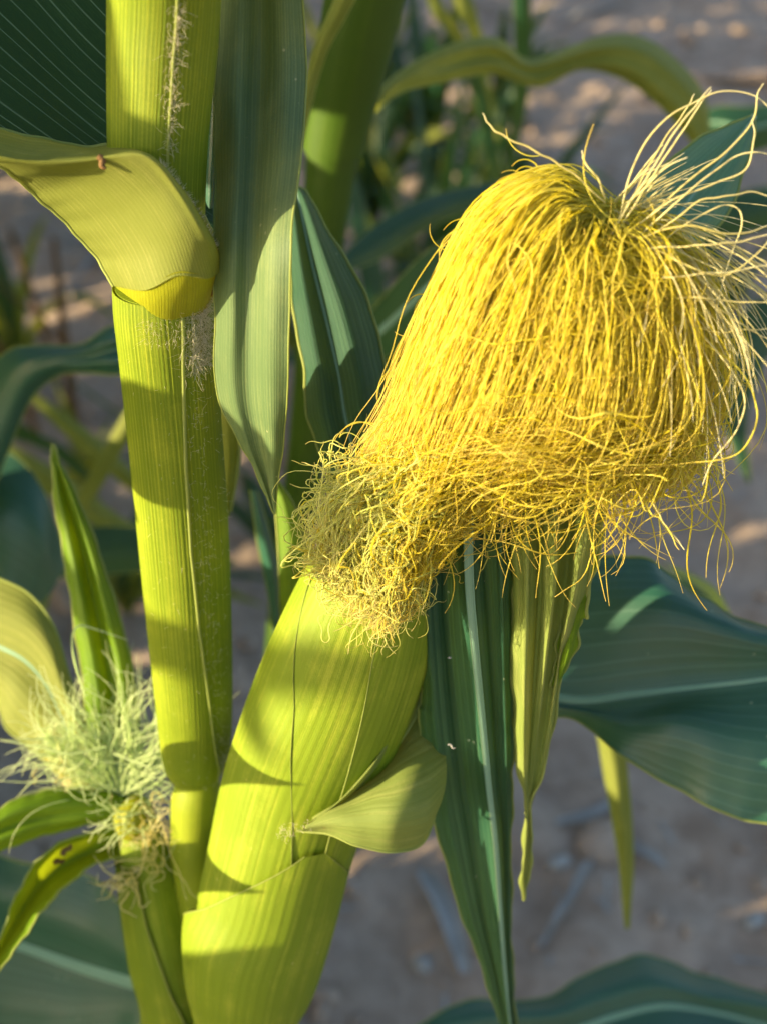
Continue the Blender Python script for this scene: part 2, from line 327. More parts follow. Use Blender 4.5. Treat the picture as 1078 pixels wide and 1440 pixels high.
# upper sheath (of the leaf above) and its overlapping half
up = [(152, -420, 318, -420, 26, 1), (154, -160, 314, -160, 29, 1), (155, 0, 311, 0, 31, 1), (155, 100, 303, 100, 32, 1), (156, 210, 292, 210, 33, 1), (160, 320, 288, 320, 34, 1), (172, 420, 290, 420, 35, .95)]
s = tube('upper_sheath', up, plant, M_['sheath'], nv=90, na=181, stripes=74, ridge=.00008, rn=74)
def fuzz(n, rows, ang, vr, ln, rad, curl=.5, out=1., seedcol=None, off=.0002):
    """short hairs standing on a tube surface, ang in degrees (range), vr = range of v"""
    G, an, c = tube_grid(rows, 361, 200, 0, 360, off); i = (RNG.uniform(*vr, n)*199).astype(int)
    a = RNG.uniform(ang[0], ang[1], n) if not callable(ang) else ang(i/199.)
    j = (np.asarray(a) % 360).astype(int); p = G[i, j]; nm = nrm(p-c[i]); t = nrm(np.cross(nm, nrm(c[np.minimum(i+1, 199)]-c[np.maximum(i-1, 0)])))
    L_ = ln*(.5+RNG.random((n, 1))); k = np.linspace(0, 1, 5)[None, :, None]
    d = nrm(nm*out+t*RNG.normal(0, curl, (n, 1))+CU*RNG.normal(.1, curl, (n, 1)))
    b = RNG.normal(0, .35, (n, 3)); return p[:, None]+d[:, None]*L_[:, None]*k+b[:, None]*L_[:, None]*k**2
shell_up = tube('sheath_overlap', up, plant, M_['sheath'], nv=90, na=121, stripes=74, a0=72, a1=255, off=.0007, rim=.0005, ridge=.00008, rn=74)
mb = MB(); strands_into(mb, fuzz(330, up[1:5], lambda v: 72+RNG.normal(0, 4, len(v)), (.25, .98), .0024, .00005), .000042, 3)
mb.build('sheath_hairs', [M_['hair']], shell_up, kind='stuff')

low = [(163, 400, 296, 400, 34.4, 1), (165, 440, 300, 440, 34.9, 1), (172, 500, 304, 500, 35.8, 1), (185, 620, 313, 620, 37.6, 1), (197, 740, 321, 740, 39.4, 1), (208, 850, 325, 850, 41, 1),
       (221, 970, 327, 970, 42.8, 1), (229, 1040, 325, 1040, 43.9, 1.02), (233, 1066, 321, 1064, 44.2, 1.03), (240, 1084, 314, 1082, 44.45, 1.03), (254, 1094, 301, 1092, 44.6, 1)]
tube('leaf_sheath', low, plant, M_['sheath'], nv=150, na=241, stripes=70, ridge=.00008, rn=70)
seam = [60, 62, 66, 72, 74, 70, 60, 50, 42, 40, 40]
ov = tube('sheath_overlap', low, plant, M_['sheath'], nv=150, na=161, stripes=70, a0=seam, a1=262, off=.0008, rim=.0006, ridge=.00008, rn=70)
mb = MB()
sm = lambda v: np.interp(v, np.linspace(0, 1, 11), seam)
strands_into(mb, fuzz(900, low, lambda v: sm(v)-RNG.uniform(0, 34, len(v))*(v < .3)-RNG.uniform(0, 12, len(v)), (.01, .2), .0030, 0, 1.0, .5), .00004, 3)
strands_into(mb, fuzz(450, low, lambda v: sm(v)-RNG.uniform(0, 30, len(v)), (.15, .85), .0016, 0, .8, .6), .00003, 3)
strands_into(mb, fuzz(300, low, (60, 110), (.05, .12), .0016, 0, .8, .6), .00003, 3)
strands_into(mb, fuzz(400, low, (5, 175), (.1, .95), .0013, 0, .8, .6), .00004, 3)
mb.build('sheath_hairs', [M_['hair']], ov, kind='stuff')

# the blade that folds over at the collar, seen from underneath
lf = leaf('leaf', [
    [(161, 402, 34.2), (205, 408, 32.5), (250, 388, 31.8), (292, 392, 32.2), (313, 378, 33.2), (312, 372, 34.8)],
    [(128, 352, 34.0), (180, 350, 32.4), (228, 332, 31.3), (270, 325, 31.0), (298, 338, 31.6), (301, 333, 34.0)],
    [(84, 305, 33.4), (140, 295, 32.0), (190, 276, 30.9), (232, 262, 30.4), (262, 277, 30.8), (266, 272, 33.6)],
    [(40, 266, 32.6), (95, 252, 31.4), (140, 236, 30.4), (185, 220, 29.9), (212, 218, 30.2), (190, 210, 33.2)],
    [(0, 233, 31.2), (45, 234, 30.2), (85, 229, 30), (120, 222, 30.1), (142, 219, 30.6), (110, 205, 33.2)],
    [(-60, 216, 31.0), (-35, 217, 30.2), (-10, 219, 29.9), (15, 222, 29.9), (36, 224, 30.3), (20, 186, 32.6)],
    [(-160, 160, 31.2), (-145, 164, 30.4), (-130, 168, 30.0), (-108, 174, 30.0), (-88, 180, 30.4), (-80, 150, 32.6)],
    [(-330, 30, 31.6), (-320, 36, 31), (-308, 42, 30.6), (-292, 50, 30.6), (-275, 60, 31), (-262, 40, 32.8)]],
    plant, M_['blade_under'], nu=61, nv=120, stripes=46, rim=.0006, ripple=.0002, label='broad blade folding over at the collar, pale underside lit gold')
leaf('collar', [
    [(162, 398, 34.15), (206, 402, 32.45), (250, 382, 31.72), (290, 386, 32.1), (311, 374, 33.15)],
    [(165, 420, 34.5), (208, 426, 33.0), (252, 412, 32.3), (290, 408, 32.8), (308, 398, 33.8)],
    [(168, 446, 35.3), (210, 455, 33.9), (250, 448, 33.5), (284, 440, 34.0), (302, 424, 35.0)]], plant, M_['collar'], nu=41, nv=30, stripes=42, rim=0, ripple=0)
tube('ligule', [(296, 398, 305, 397, 33.3, .6), (294, 406, 303, 405, 33.4, .7), (293, 416, 299, 415, 33.7, .6)], plant, M_['dry'], na=24, nv=20, stripes=8)
mb = MB(); q = P(np.array([(228+70*t, 225+150*t, 31.2+1.0*t) for t in np.linspace(0, 1, 9)]))
E = P(crom([(225, 228, 31), (262, 276, 31.7), (298, 337, 32.3), (312, 377, 33.5), (302, 400, 33.6)], 200)); i = RNG.integers(0, 200, 260)
d = nrm(RNG.normal(0, .6, (260, 3))+CR*.8+CU*.5); k = np.linspace(0, 1, 4)[None, :, None]
strands_into(mb, E[i][:, None]+d[:, None]*(.0008+.0016*RNG.random((260, 1, 1)))*k, .00006, 3)
mb.build('leaf_hairs', [M_['hair']], lf, kind='stuff')

# dark blade behind the stem, upper left
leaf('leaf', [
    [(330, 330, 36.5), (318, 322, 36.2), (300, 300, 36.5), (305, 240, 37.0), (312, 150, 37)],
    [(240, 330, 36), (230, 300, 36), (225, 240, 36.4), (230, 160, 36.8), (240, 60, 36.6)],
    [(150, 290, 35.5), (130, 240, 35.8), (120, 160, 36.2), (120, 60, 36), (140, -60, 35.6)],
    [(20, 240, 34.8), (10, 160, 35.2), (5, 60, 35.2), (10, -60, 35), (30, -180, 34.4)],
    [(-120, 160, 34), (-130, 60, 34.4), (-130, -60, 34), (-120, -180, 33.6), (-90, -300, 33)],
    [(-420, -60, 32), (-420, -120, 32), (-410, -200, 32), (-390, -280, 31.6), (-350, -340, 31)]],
    plant, M_['blade_shaded'], nu=49, nv=100, stripes=17, rim=.0004, label='dark green blade behind the stem with fine pale veins')
# long hanging blade right of the stem
leaf('leaf', [
    [(330, -420, 27.90), (352, -420, 27.60), (372, -420, 28.15), (395, -420, 27.60), (420, -420, 27.85)],
    [(315, -150, 31.50), (342, -150, 31.20), (368, -150, 31.75), (395, -150, 31.20), (422, -150, 31.45)],
    [(309, 0, 33.30), (338, 0, 33.00), (366, 0, 33.55), (396, 0, 33.00), (426, 0, 33.25)],
    [(305, 110, 34.00), (335, 110, 33.70), (364, 110, 34.25), (398, 110, 33.70), (431, 110, 33.95)],
    [(303, 220, 34.40), (332, 220, 33.51), (360, 220, 33.63), (392, 220, 32.69), (423, 220, 32.56)],
    [(302, 330, 32.84), (328, 330, 32.20), (354, 330, 32.36), (382, 330, 31.48), (410, 330, 31.21)],
    [(301, 440, 33.57), (326, 440, 32.94), (352, 440, 33.00), (380, 440, 32.12), (407, 440, 31.96)],
    [(302, 540, 34.91), (326, 548, 34.30), (352, 552, 34.36), (380, 548, 33.48), (405, 540, 33.36)],
    [(330, 615, 35.69), (346, 622, 35.31), (363, 625, 35.42), (382, 622, 34.80), (399, 615, 34.81)],
    [(362, 668, 36.51), (368, 672, 36.31), (376, 674, 36.47), (384, 672, 36.13), (392, 668, 36.10)],
    [(384, 722, 37.25), (385, 722, 37.23), (386, 723, 37.32), (387, 722, 37.20), (388, 722, 37.19)]],
    plant, M_['blade_hang'], nu=49, nv=140, stripes=26, rim=.0003, ripple=.0003, rf=5, wob=.0003, label='long blade hanging tip down just right of the stem')
# small sliver blades just behind the stem
leaf('leaf', [[(296, 90, 35.2), (303, 88, 35), (308, 92, 35.2)], [(288, 160, 35.8), (300, 158, 35.4), (312, 168, 35.6)], [(284, 240, 36.4), (296, 240, 36), (308, 246, 36.2)], [(288, 320, 37), (294, 322, 36.8), (300, 320, 37)]],
     plant, M_['blade_top'], nu=11, nv=30, stripes=5, rim=.0004)
leaf('leaf', [[(308, 540, 40), (316, 542, 39.8), (324, 550, 40)], [(310, 600, 40.4), (322, 600, 40.2), (335, 610, 40.4)], [(314, 660, 41), (323, 662, 40.8), (331, 666, 41)], [(318, 724, 41.4), (320, 725, 41.4), (322, 726, 41.4)]],
     plant, M_['blade_under'], nu=11, nv=30, stripes=6, rim=.0004)

# the lower right blade with the pale midrib
leaf('leaf', [
    [(560, 930, 46.5), (566, 950, 46.2), (572, 965, 46.2), (576, 980, 46.3), (580, 1000, 46.6)],
    [(680, 850, 46.5), (694, 900, 46.1), (704, 965, 46.2), (712, 985, 46.2), (712, 1005, 46.6)],
    [(775, 795, 46.4), (790, 870, 46), (806, 984, 46.2), (806, 998, 46.1), (800, 1010, 46.4)],
    [(845, 780, 46.2), (870, 860, 45.4), (885, 976, 45.8), (878, 1020, 45.2), (862, 1052, 45.4)],
    [(912, 788, 46.2), (940, 860, 44.8), (958, 968, 45.3), (950, 1020, 44.2), (935, 1100, 44.7)],
    [(965, 825, 46), (1010, 880, 44.4), (1036, 960, 44.9), (1030, 1040, 43.6), (1012, 1140, 44)],
    [(1035, 872, 45.6), (1075, 900, 44.4), (1106, 954, 44.7), (1110, 1050, 43.2), (1090, 1162, 43.6)],
    [(1140, 890, 45), (1180, 920, 44.2), (1200, 970, 44.5), (1220, 1060, 43), (1210, 1170, 43)],
    [(1400, 930, 44), (1400, 980, 43.6), (1400, 1040, 43.8), (1400, 1110, 43), (1390, 1190, 42.6)],
    [(1700, 1150, 46), (1695, 1170, 46), (1690, 1190, 46), (1685, 1210, 46), (1680, 1230, 46)]],
    plant, M_['blade_top'], nu=49, nv=130, stripes=22, rim=.0005, midrib=.0020, mid_u=.5, rib_side=-1, ripple=.0008, rf=5, wob=.0006, label='broad bluish green blade spreading right behind the ear with pale midrib')
# lower left dark blade with pale midrib
leaf('leaf', [
    [(232, 1360, 54), (234, 1385, 54), (236, 1400, 54.1), (236, 1412, 54), (234, 1430, 54)],
    [(190, 1300, 55), (192, 1350, 54.8), (194, 1385, 55.2), (190, 1412, 55), (182, 1450, 55)],
    [(125, 1232, 57), (120, 1300, 56.4), (112, 1360, 57), (105, 1420, 56.6), (95, 1500, 57)],
    [(30, 1212, 59), (25, 1270, 58), (15, 1326, 59), (5, 1410, 58.4), (-5, 1520, 59)],
    [(-90, 1180, 62), (-95, 1240, 61), (-105, 1290, 62), (-115, 1390, 61), (-120, 1500, 62)],
    [(-300, 1180, 68), (-300, 1230, 67.5), (-305, 1270, 68), (-310, 1340, 67.5), (-315, 1420, 68)],
    [(-560, 1300, 78), (-560, 1310, 78), (-560, 1320, 78), (-560, 1330, 78), (-560, 1340, 78)]],
    plant, M_['blade_top'], nu=41, nv=90, stripes=22, rim=.0005, midrib=.0042, rib_side=-1, ripple=.001, rf=4, label='dark blade at lower left with a pale tan midrib')
# lower right blade and its lit lower edge
leaf('leaf', [
    [(480, 1520, 66), (484, 1530, 65.8), (488, 1550, 65.9), (490, 1570, 65.8), (494, 1600, 66)],
    [(590, 1440, 67), (600, 1460, 66.5), (610, 1490, 66.8), (615, 1530, 66.4), (620, 1580, 67)],
    [(660, 1408, 68), (675, 1430, 67), (690, 1460, 67.2), (695, 1510, 66.6), (700, 1570, 67)],
    [(765, 1402, 69), (775, 1425, 67.5), (785, 1455, 67.8), (790, 1500, 67), (795, 1560, 67)],
    [(838, 1362, 70.5), (850, 1395, 68.5), (862, 1430, 68.5), (870, 1480, 67.4), (875, 1550, 67)],
    [(905, 1344, 71), (920, 1380, 69), (932, 1415, 69), (940, 1470, 67.8), (945, 1550, 67.4)],
    [(985, 1368, 71), (1000, 1400, 69.4), (1010, 1425, 69.6), (1020, 1475, 68.4), (1020, 1560, 68)],
    [(1090, 1402, 70.6), (1100, 1420, 69.6), (1110, 1450, 70), (1115, 1500, 69), (1120, 1580, 69)],
    [(1350, 1460, 70), (1350, 1480, 69.6), (1350, 1500, 70), (1350, 1530, 69.6), (1350, 1570, 70)]],
    plant, M_['blade_top'], nu=41, nv=110, stripes=22, rim=.0005, midrib=.003, rib_side=-1, ripple=.0008, rf=5, label='wavy blade along the bottom edge right of the ear')
leaf('leaf', [[(826, 985, 60), (845, 985, 59.6), (866, 985, 60)], [(843, 1050, 60.6), (860, 1050, 60.1), (878, 1050, 60.5)], [(856, 1130, 61), (871, 1130, 60.5), (886, 1130, 61)], [(868, 1210, 61.6), (878, 1210, 61.2), (888, 1210, 61.6)], [(878, 1305, 62.4), (881, 1306, 62.3), (884, 1305, 62.4)]],
     plant, M_['blade_under'], nu=13, nv=50, stripes=8, rim=.0004, wob=.0004, label='thin yellow green blade tip hanging below the right blade')

# ------------------------------------------------------------------ the big ear
ear = empty('ear', P((380, 1300, 44))); ear.parent = plant; ear.location = Vector([float(v) for v in P((380, 1300, 44))]) - plant.location
eb = [(300, 1560, 380, 1570, 49, .9), (290, 1440, 408, 1450, 46.5, .9), (272, 1340, 440, 1385, 44.8, .9), (282, 1250, 468, 1290, 43.6, .9), (298, 1170, 496, 1200, 42.5, .9), (318, 1080, 528, 1110, 41.3, .88), (342, 1000, 565, 1035, 40.2, .88),
      (368, 935, 592, 960, 39.2, .88), (396, 868, 612, 888, 38.2, .88), (430, 805, 622, 815, 37.3, .88), (470, 755, 628, 750, 36.6, .85), (525, 705, 635, 690, 36, .8), (580, 665, 625, 650, 35.6, .8)]
def eb_b(a, v): return .018*np.sin(np.radians(a*5))*(v > .2)+.01*np.sin(v*25+a*.05)
tube('husk', eb, ear, M_['husk'], nv=150, na=145, stripes=48, bump=lambda a, v: .009*np.sin(np.radians(a*9)+v*2)*np.clip((80-a)/60, 0, 1)+.006*np.sin(v*22+a*.04))
tube('husk_layer', eb[3:11], ear, M_['husk'], nv=130, na=121, stripes=60, a0=[66, 76, 90, 106, 120, 138, 158, 165], a1=258, off=.0003, rim=.0001, caps=False, bump=lambda a, v: .006*np.sin(v*20+a*.05))
tube('husk_layer', eb[2:10], ear, M_['husk'], nv=120, na=91, stripes=70, a0=[-75, -70, -60, -50, -40, -30, -20, -10], a1=[45, 50, 55, 60, 66, 72, 78, 82], off=.0005, rim=.0002, bump=lambda a, v: .008*np.sin(np.radians(a*13)+v*3))
# sheath of the ear's shank at its foot, wrapping up to the node where the husk leaf bends out
tube('shank_sheath', [(262, 1560, 398, 1575, 49, .95), (276, 1440, 412, 1450, 46.4, .97), (263, 1350, 442, 1390, 44.7, .97), (262, 1285, 462, 1330, 43.8, .97), (282, 1235, 480, 1262, 43.1, .96), (298, 1180, 494, 1205, 42.45, .95), (310, 1130, 510, 1150, 41.8, .95)], ear, M_['husk'], nv=80, na=121, stripes=50,
     a0=[-80, -80, -80, -70, -40, 20, 58], a1=[262, 262, 262, 178, 142, 108, 74], off=.0005, rim=.0003)
# husk leaf that stands out to the right at the foot of the ear
leaf('husk_leaf', [
    [(418, 1168, 38.8), (424, 1166, 38.5), (430, 1163, 38.4), (436, 1160, 38.5), (440, 1156, 38.8)],
    [(462, 1172, 38.6), (470, 1158, 38.1), (474, 1140, 38.3), (480, 1125, 38.8), (490, 1118, 39.5)],
    [(505, 1188, 38.5), (516, 1158, 37.8), (518, 1125, 38.2), (520, 1095, 39.2), (528, 1082, 40)],
    [(546, 1199, 38.6), (560, 1160, 37.7), (564, 1115, 38), (562, 1065, 39.4), (560, 1035, 40.4)],
    [(590, 1192, 39), (600, 1150, 38.2), (604, 1100, 38.6), (600, 1040, 39.8), (592, 985, 40.8)],
    [(612, 1150, 39.6), (622, 1120, 39.2), (626, 1080, 39.6), (622, 1030, 40.5), (612, 960, 41.4)]],
    ear, M_['husk_pale'], nu=37, nv=60, stripes=18, rim=.0005, wob=.0004, label='short pale husk leaf bending out at the foot of the ear')
leaf('husk_leaf', [
    [(425, 1166, 39.0), (432, 1158, 38.6), (440, 1152, 39.2)],
    [(470, 1140, 39), (478, 1126, 38.4), (484, 1118, 39.2)],
    [(520, 1096, 39.2), (524, 1075, 38.4), (528, 1058, 39.6)],
    [(566, 1038, 39.4), (566, 1008, 38.7), (566, 990, 40)],
    [(600, 980, 40), (598, 958, 39.4), (594, 940, 40.8)]], ear, M_['husk_pale'], nu=21, nv=50, stripes=9, rim=.0005, label='narrow rolled husk edge running up to the hanging leaf')
mb = MB(); E = P(crom([(400, 1168, 38.9), (432, 1164, 38.3), (470, 1140, 38.0), (520, 1098, 38.2)], 100)); i = (RNG.random(70)**3*40).astype(int)
d = nrm(RNG.normal(0, .7, (70, 3))-CF*.5); k = np.linspace(0, 1, 4)[None, :, None]
strands_into(mb, E[i][:, None]+RNG.normal(0, .0012, (70, 1, 3))+d[:, None]*(.0006+.0014*RNG.random((70, 1, 1)))*k, .00005, 3)
mb.build('crease_hairs', [M_['hair']], ear, kind='stuff')
# hanging husk leaf, dark, with white midrib
leaf('husk_leaf', [
    [(598, 690, 34.8), (620, 690, 34.2), (640, 690, 34.5), (662, 690, 34.0), (685, 690, 34.4), (705, 690, 34.1), (722, 690, 34.8)],
    [(590, 750, 35.3), (610, 750, 34.7), (632, 750, 35.2), (658, 750, 34.3), (684, 750, 35.1), (705, 750, 34.6), (722, 750, 35.4)],
    [(583, 830, 36.6), (604, 830, 35.8), (630, 830, 36.5), (660, 830, 35.5), (688, 830, 36.4), (706, 830, 35.8), (722, 830, 36.5)],
    [(584, 900, 37.8), (606, 900, 37), (634, 900, 37.7), (666, 900, 36.7), (692, 900, 37.5), (708, 900, 37), (721, 900, 37.7)],
    [(592, 980, 39.2), (612, 980, 38.4), (642, 980, 39), (674, 980, 38.2), (697, 980, 38.9), (710, 980, 38.4), (721, 980, 39.2)],
    [(588, 1010, 39.5), (616, 1030, 39.2), (648, 1035, 39.8), (680, 1040, 39.1), (700, 1040, 39.7), (712, 1040, 39.3), (722, 1030, 40)],
    [(598, 1085, 40.8), (626, 1100, 40.5), (656, 1105, 41), (687, 1110, 40.3), (704, 1110, 40.9), (713, 1110, 40.6), (720, 1095, 41.2)],
    [(613, 1165, 42.3), (640, 1180, 42), (668, 1185, 42.5), (696, 1190, 41.8), (708, 1190, 42.4), (714, 1190, 42.2), (718, 1175, 42.6)],
    [(643, 1270, 44.4), (662, 1280, 44.1), (682, 1285, 44.5), (703, 1290, 44), (711, 1290, 44.4), (715, 1290, 44.3), (718, 1275, 44.7)],
    [(676, 1360, 46.5), (688, 1370, 46.3), (699, 1373, 46.6), (710, 1376, 46.2), (715, 1376, 46.5), (718, 1376, 46.4), (720, 1362, 46.7)],
    [(702, 1440, 48.5), (708, 1450, 48.4), (714, 1453, 48.5), (719, 1455, 48.3), (722, 1455, 48.4), (724, 1453, 48.4), (726, 1440, 48.5)],
    [(728, 1530, 51), (729, 1531, 51), (730, 1532, 51), (731, 1533, 51), (731, 1533, 51), (732, 1532, 51), (732, 1531, 51)]],
    ear, M_['husk_blade'], nu=73, nv=170, stripes=26, rim=.0005, midrib=.0015, mid_u=.5, mid_part=False, rib_side=-1, ripple=.0004, rf=9, pleat=.00035, pn=9, label='long dark husk leaf hanging under the silk with a white midrib')
# second hanging husk leaf, pleated, lit
leaf('husk_leaf', [
    [(716, 690, 34.67), (738, 690, 33.56), (756, 690, 34.11), (778, 690, 33.00), (798, 690, 33.72), (822, 690, 32.58), (852, 680, 33.16)],
    [(718, 760, 35.44), (740, 760, 34.13), (758, 760, 34.88), (778, 760, 33.80), (798, 760, 34.72), (818, 760, 33.64), (842, 755, 34.10)],
    [(719, 840, 36.58), (740, 840, 35.29), (757, 840, 36.05), (775, 840, 35.10), (790, 840, 35.99), (806, 840, 35.07), (824, 830, 35.71)],
    [(719, 920, 37.86), (738, 920, 36.59), (752, 920, 37.30), (766, 920, 36.60), (778, 920, 37.43), (788, 920, 36.89), (800, 905, 37.32)],
    [(722, 1000, 39.09), (736, 1000, 37.89), (747, 1000, 38.54), (757, 1000, 38.20), (766, 1000, 38.67), (775, 1005, 38.35), (783, 985, 38.44)],
    [(728, 1080, 40.28), (736, 1082, 39.57), (742, 1085, 40.08), (748, 1082, 40.00), (754, 1080, 40.22), (761, 1078, 40.02), (768, 1065, 39.82)],
    [(737, 1140, 41.30), (739, 1140, 40.87), (742, 1140, 40.93), (744, 1140, 41.20), (745, 1140, 41.39), (746, 1140, 41.27), (748, 1132, 40.94)],
    [(734, 1195, 42.28), (736, 1196, 41.86), (738, 1196, 41.83), (740, 1196, 42.00), (742, 1196, 42.17), (744, 1196, 42.14), (747, 1190, 42.10)],
    [(732, 1230, 42.87), (733, 1232, 42.66), (735, 1233, 42.63), (737, 1233, 42.70), (739, 1233, 42.77), (741, 1232, 42.84), (743, 1228, 42.82)],
    [(735, 1266, 43.41), (735, 1266, 43.41), (736, 1266, 43.40), (736, 1266, 43.40), (736, 1266, 43.40), (736, 1266, 43.40), (737, 1266, 43.39)]],
    ear, M_['husk_pale'], nu=73, nv=150, stripes=24, rim=.0005, ripple=.0005, rf=5, wob=.0002, pleat=.0003, pn=8, label='pleated pale husk leaf hanging right of the dark one')
leaf('husk_leaf', [
    [(800, 680, 34.10), (825, 680, 33.70), (853, 676, 34.30)], [(806, 740, 34.60), (828, 740, 34.10), (846, 738, 34.70)], [(800, 830, 36.10), (814, 832, 35.70), (826, 845, 35.90)],
    [(780, 920, 37.30), (798, 920, 36.90), (815, 885, 37.00)], [(776, 975, 38.30), (780, 972, 38.10), (786, 968, 38.20)]], ear, M_['husk_young'], nu=21, nv=60, stripes=10, rim=.0006, ripple=.0009, rf=4, label='bright green curled husk edge at right of the pleated leaf')
# upright husk leaf behind the silk, left
leaf('husk_leaf', [
    [(404, 262, 41), (407, 260, 40.8), (411, 259, 40.7), (416, 259, 40.8), (422, 262, 41)],
    [(402, 285, 41), (410, 283, 40.5), (420, 282, 40.6), (430, 283, 40.4), (440, 288, 40.9)],
    [(406, 370, 40.6), (422, 370, 40), (438, 366, 40.3), (458, 364, 39.9), (484, 362, 40.6)],
    [(416, 450, 40.2), (436, 450, 39.6), (458, 447, 39.9), (486, 444, 39.5), (522, 436, 40.3)],
    [(428, 530, 39.8), (450, 530, 39.2), (476, 527, 39.5), (506, 524, 39.1), (540, 516, 39.9)],
    [(434, 590, 39.4), (458, 592, 38.8), (486, 590, 39.1), (515, 588, 38.8), (543, 580, 39.5)],
    [(455, 650, 39), (478, 655, 38.5), (503, 655, 38.7), (528, 653, 38.4), (550, 650, 39)],
    [(500, 730, 38.4), (515, 735, 38), (530, 735, 38.1), (545, 732, 38), (560, 725, 38.4)]],
    ear, M_['husk_blade'], nu=49, nv=110, stripes=20, rim=.0006, midrib=.0011, mid_u=.5, mid_part=False, rib_side=-1, ripple=.0004, rf=4, label='upright dark husk leaf standing between the hanging blade and the silk')
# upright husk leaf behind the silk, upper right
leaf('husk_leaf', [
    [(1058, 160, 40.6), (1060, 161, 40.5), (1061, 162, 40.5), (1062, 163, 40.5), (1062, 165, 40.6)],
    [(985, 194, 40.4), (1005, 205, 39.9), (1022, 214, 40.1), (1038, 224, 39.9), (1050, 228, 40.3)],
    [(925, 238, 39.8), (950, 256, 39.3), (975, 272, 39.5), (1002, 286, 39.3), (1024, 296, 39.8)],
    [(890, 280, 39), (915, 305, 38.5), (938, 325, 38.7), (960, 342, 38.5), (978, 352, 39)],
    [(850, 340, 38), (875, 365, 37.5), (895, 385, 37.6), (915, 400, 37.5), (930, 410, 38)],
    [(780, 470, 36.8), (800, 485, 36.5), (815, 500, 36.5), (830, 510, 36.6), (845, 520, 36.8)],
    [(700, 620, 36.4), (710, 630, 36.2), (720, 640, 36.2), (730, 645, 36.2), (740, 650, 36.4)]],
    ear, M_['husk_lit'], nu=41, nv=90, stripes=16, rim=.0005, midrib=.0009, mid_u=.5, mid_part=False, rib_side=-1, ripple=.0004, rf=4, label='pointed husk leaf behind the loose silks at upper right')

# ------------------------------------------------------------------ silk of the big ear
def dbase(y): return np.interp(y, [100, 300, 700, 900], [30.5, 32.2, 35.6, 37.5])
FAM = np.array([
    [(832, 292), (775, 246), (690, 288), (636, 384), (594, 478), (556, 566), (505, 645)],
    [(838, 294), (775, 276), (706, 350), (662, 450), (624, 550), (592, 640), (566, 720)],
    [(845, 296), (800, 330), (762, 420), (732, 510), (704, 590), (668, 650), (652, 695)],
    [(850, 297), (845, 350), (835, 440), (820, 530), (800, 605), (776, 645), (765, 678)],
    [(858, 296), (896, 345), (918, 430), (918, 520), (905, 600), (885, 645), (870, 678)],
    [(866, 294), (928, 318), (966, 395), (986, 485), (985, 570), (960, 635), (930, 685)]], float)
def drape(n, K=30, lay=(0., 1.), srange=(0, 1), nz=(10, 1.5), lenr=(.72, 1.04), back=False, curl=0):
    s = RNG.uniform(*srange, n); fam = np.swapaxes(crom(np.swapaxes(FAM, 0, 0), 101), 0, 0)   # (101,7,2)
    path = fam[(s*100).astype(int)]; L_ = RNG.uniform(*lenr, n)
    tt = np.linspace(0, 1, K)[None]*L_[:, None]*(6-1e-6); full = np.zeros((n, K, 3))
    e = np.concatenate([2*path[:, :1]-path[:, 1:2], path, 2*path[:, -1:]-path[:, -2:-1]], 1)
    i = np.minimum(tt.astype(int), 5); f = (tt-i)[..., None]; r = np.arange(n)[:, None]
    a, b, c, d = e[r, i], e[r, i+1], e[r, i+2], e[r, np.minimum(i+3, e.shape[1]-1)]
    xy = .5*((2*b)+(-a+c)*f+(2*a-5*b+4*c-d)*f**2+(-a+3*b-3*c+d)*f**3)
    t = tt/6; lay_ = RNG.uniform(*lay, n)[:, None]
    bul = (.35+2.9*np.sin(np.clip(t*1.25, 0, 1)*math.pi/2)**.8*(1-.25*t))*np.sqrt(np.clip(1-(2*s[:, None]-1)**2*.93, 0, 1))
    full[..., :2] = xy; full[..., 2] = dbase(xy[..., 1])-bul*lay_*(-.8 if back else 1)
    t3 = np.linspace(0, 1, K)[None, :, None]
    w = noise1(n, K, (.8, 2.1), (nz[0], nz[1]))*np.array([1, .6, .03])*(.3+.7*np.sin(np.clip(s, .0, .8)/.8*math.pi/1.6))[:, None, None]; j = RNG.normal(0, 1, (n, 1, 3))*np.array([9, 6, .12])
    out = full+w*(.25+t3)+j*(1-.3*t3)
    if curl: out = out+noise1(n, K, (4,), (curl,))*np.array([1, 1, .04])*t3**3
    return out
def px_strands(mb, S, wid, m=0, sides=4, **k):
    S = np.asarray(S, float); rad = np.asarray(wid)*PK*S[:, :, 2].mean(1)/100/2
    strands_into(mb, P(S), rad, sides, m, **k)
silk = MB()
def wd(n, a=3., b=5.): return RNG.uniform(a, b, n)
for n, kw in ((4600, dict(lay=(.5, 1.0), nz=(15, 1.8))), (2300, dict(lay=(.7, 1.04), nz=(22, 4), lenr=(.3, .99))), (60, dict(lay=(.4, 1.0), srange=(.8, 1), nz=(32, 6), lenr=(.5, 1.02))), (300, dict(lay=(.85, 1.06), nz=(34, 7), curl=4, lenr=(.3, 1.05))), (500, dict(lay=(0, .6))), (500, dict(lay=(.2, .9), back=True))):
    S = drape(n, **kw); px_strands(silk, S, wd(n, 1.2, 2.5))
def frizz(n, c, sp, L0, K=24):
    t = np.linspace(0, 1, K)[None]; a = RNG.normal(c[2], 1.0, n)[:, None]; ang = a+RNG.normal(0, 2.4, (n, 1))*t+RNG.normal(0, 1.2, (n, 1))*np.sin(t*11+RNG.random((n, 1))*6)
    L_ = RNG.uniform(.5, 1.3, (n, 1))*L0; out = np.zeros((n, K, 3))
    out[..., 0] = c[0]+RNG.normal(0, sp[0], (n, 1))+np.cumsum(np.cos(ang), 1)*L_/K; out[..., 1] = c[1]+RNG.normal(0, sp[1], (n, 1))+np.cumsum(np.sin(ang), 1)*L_/K
    out[..., 2] = c[3]+RNG.normal(0, .25, (n, 1)); return out
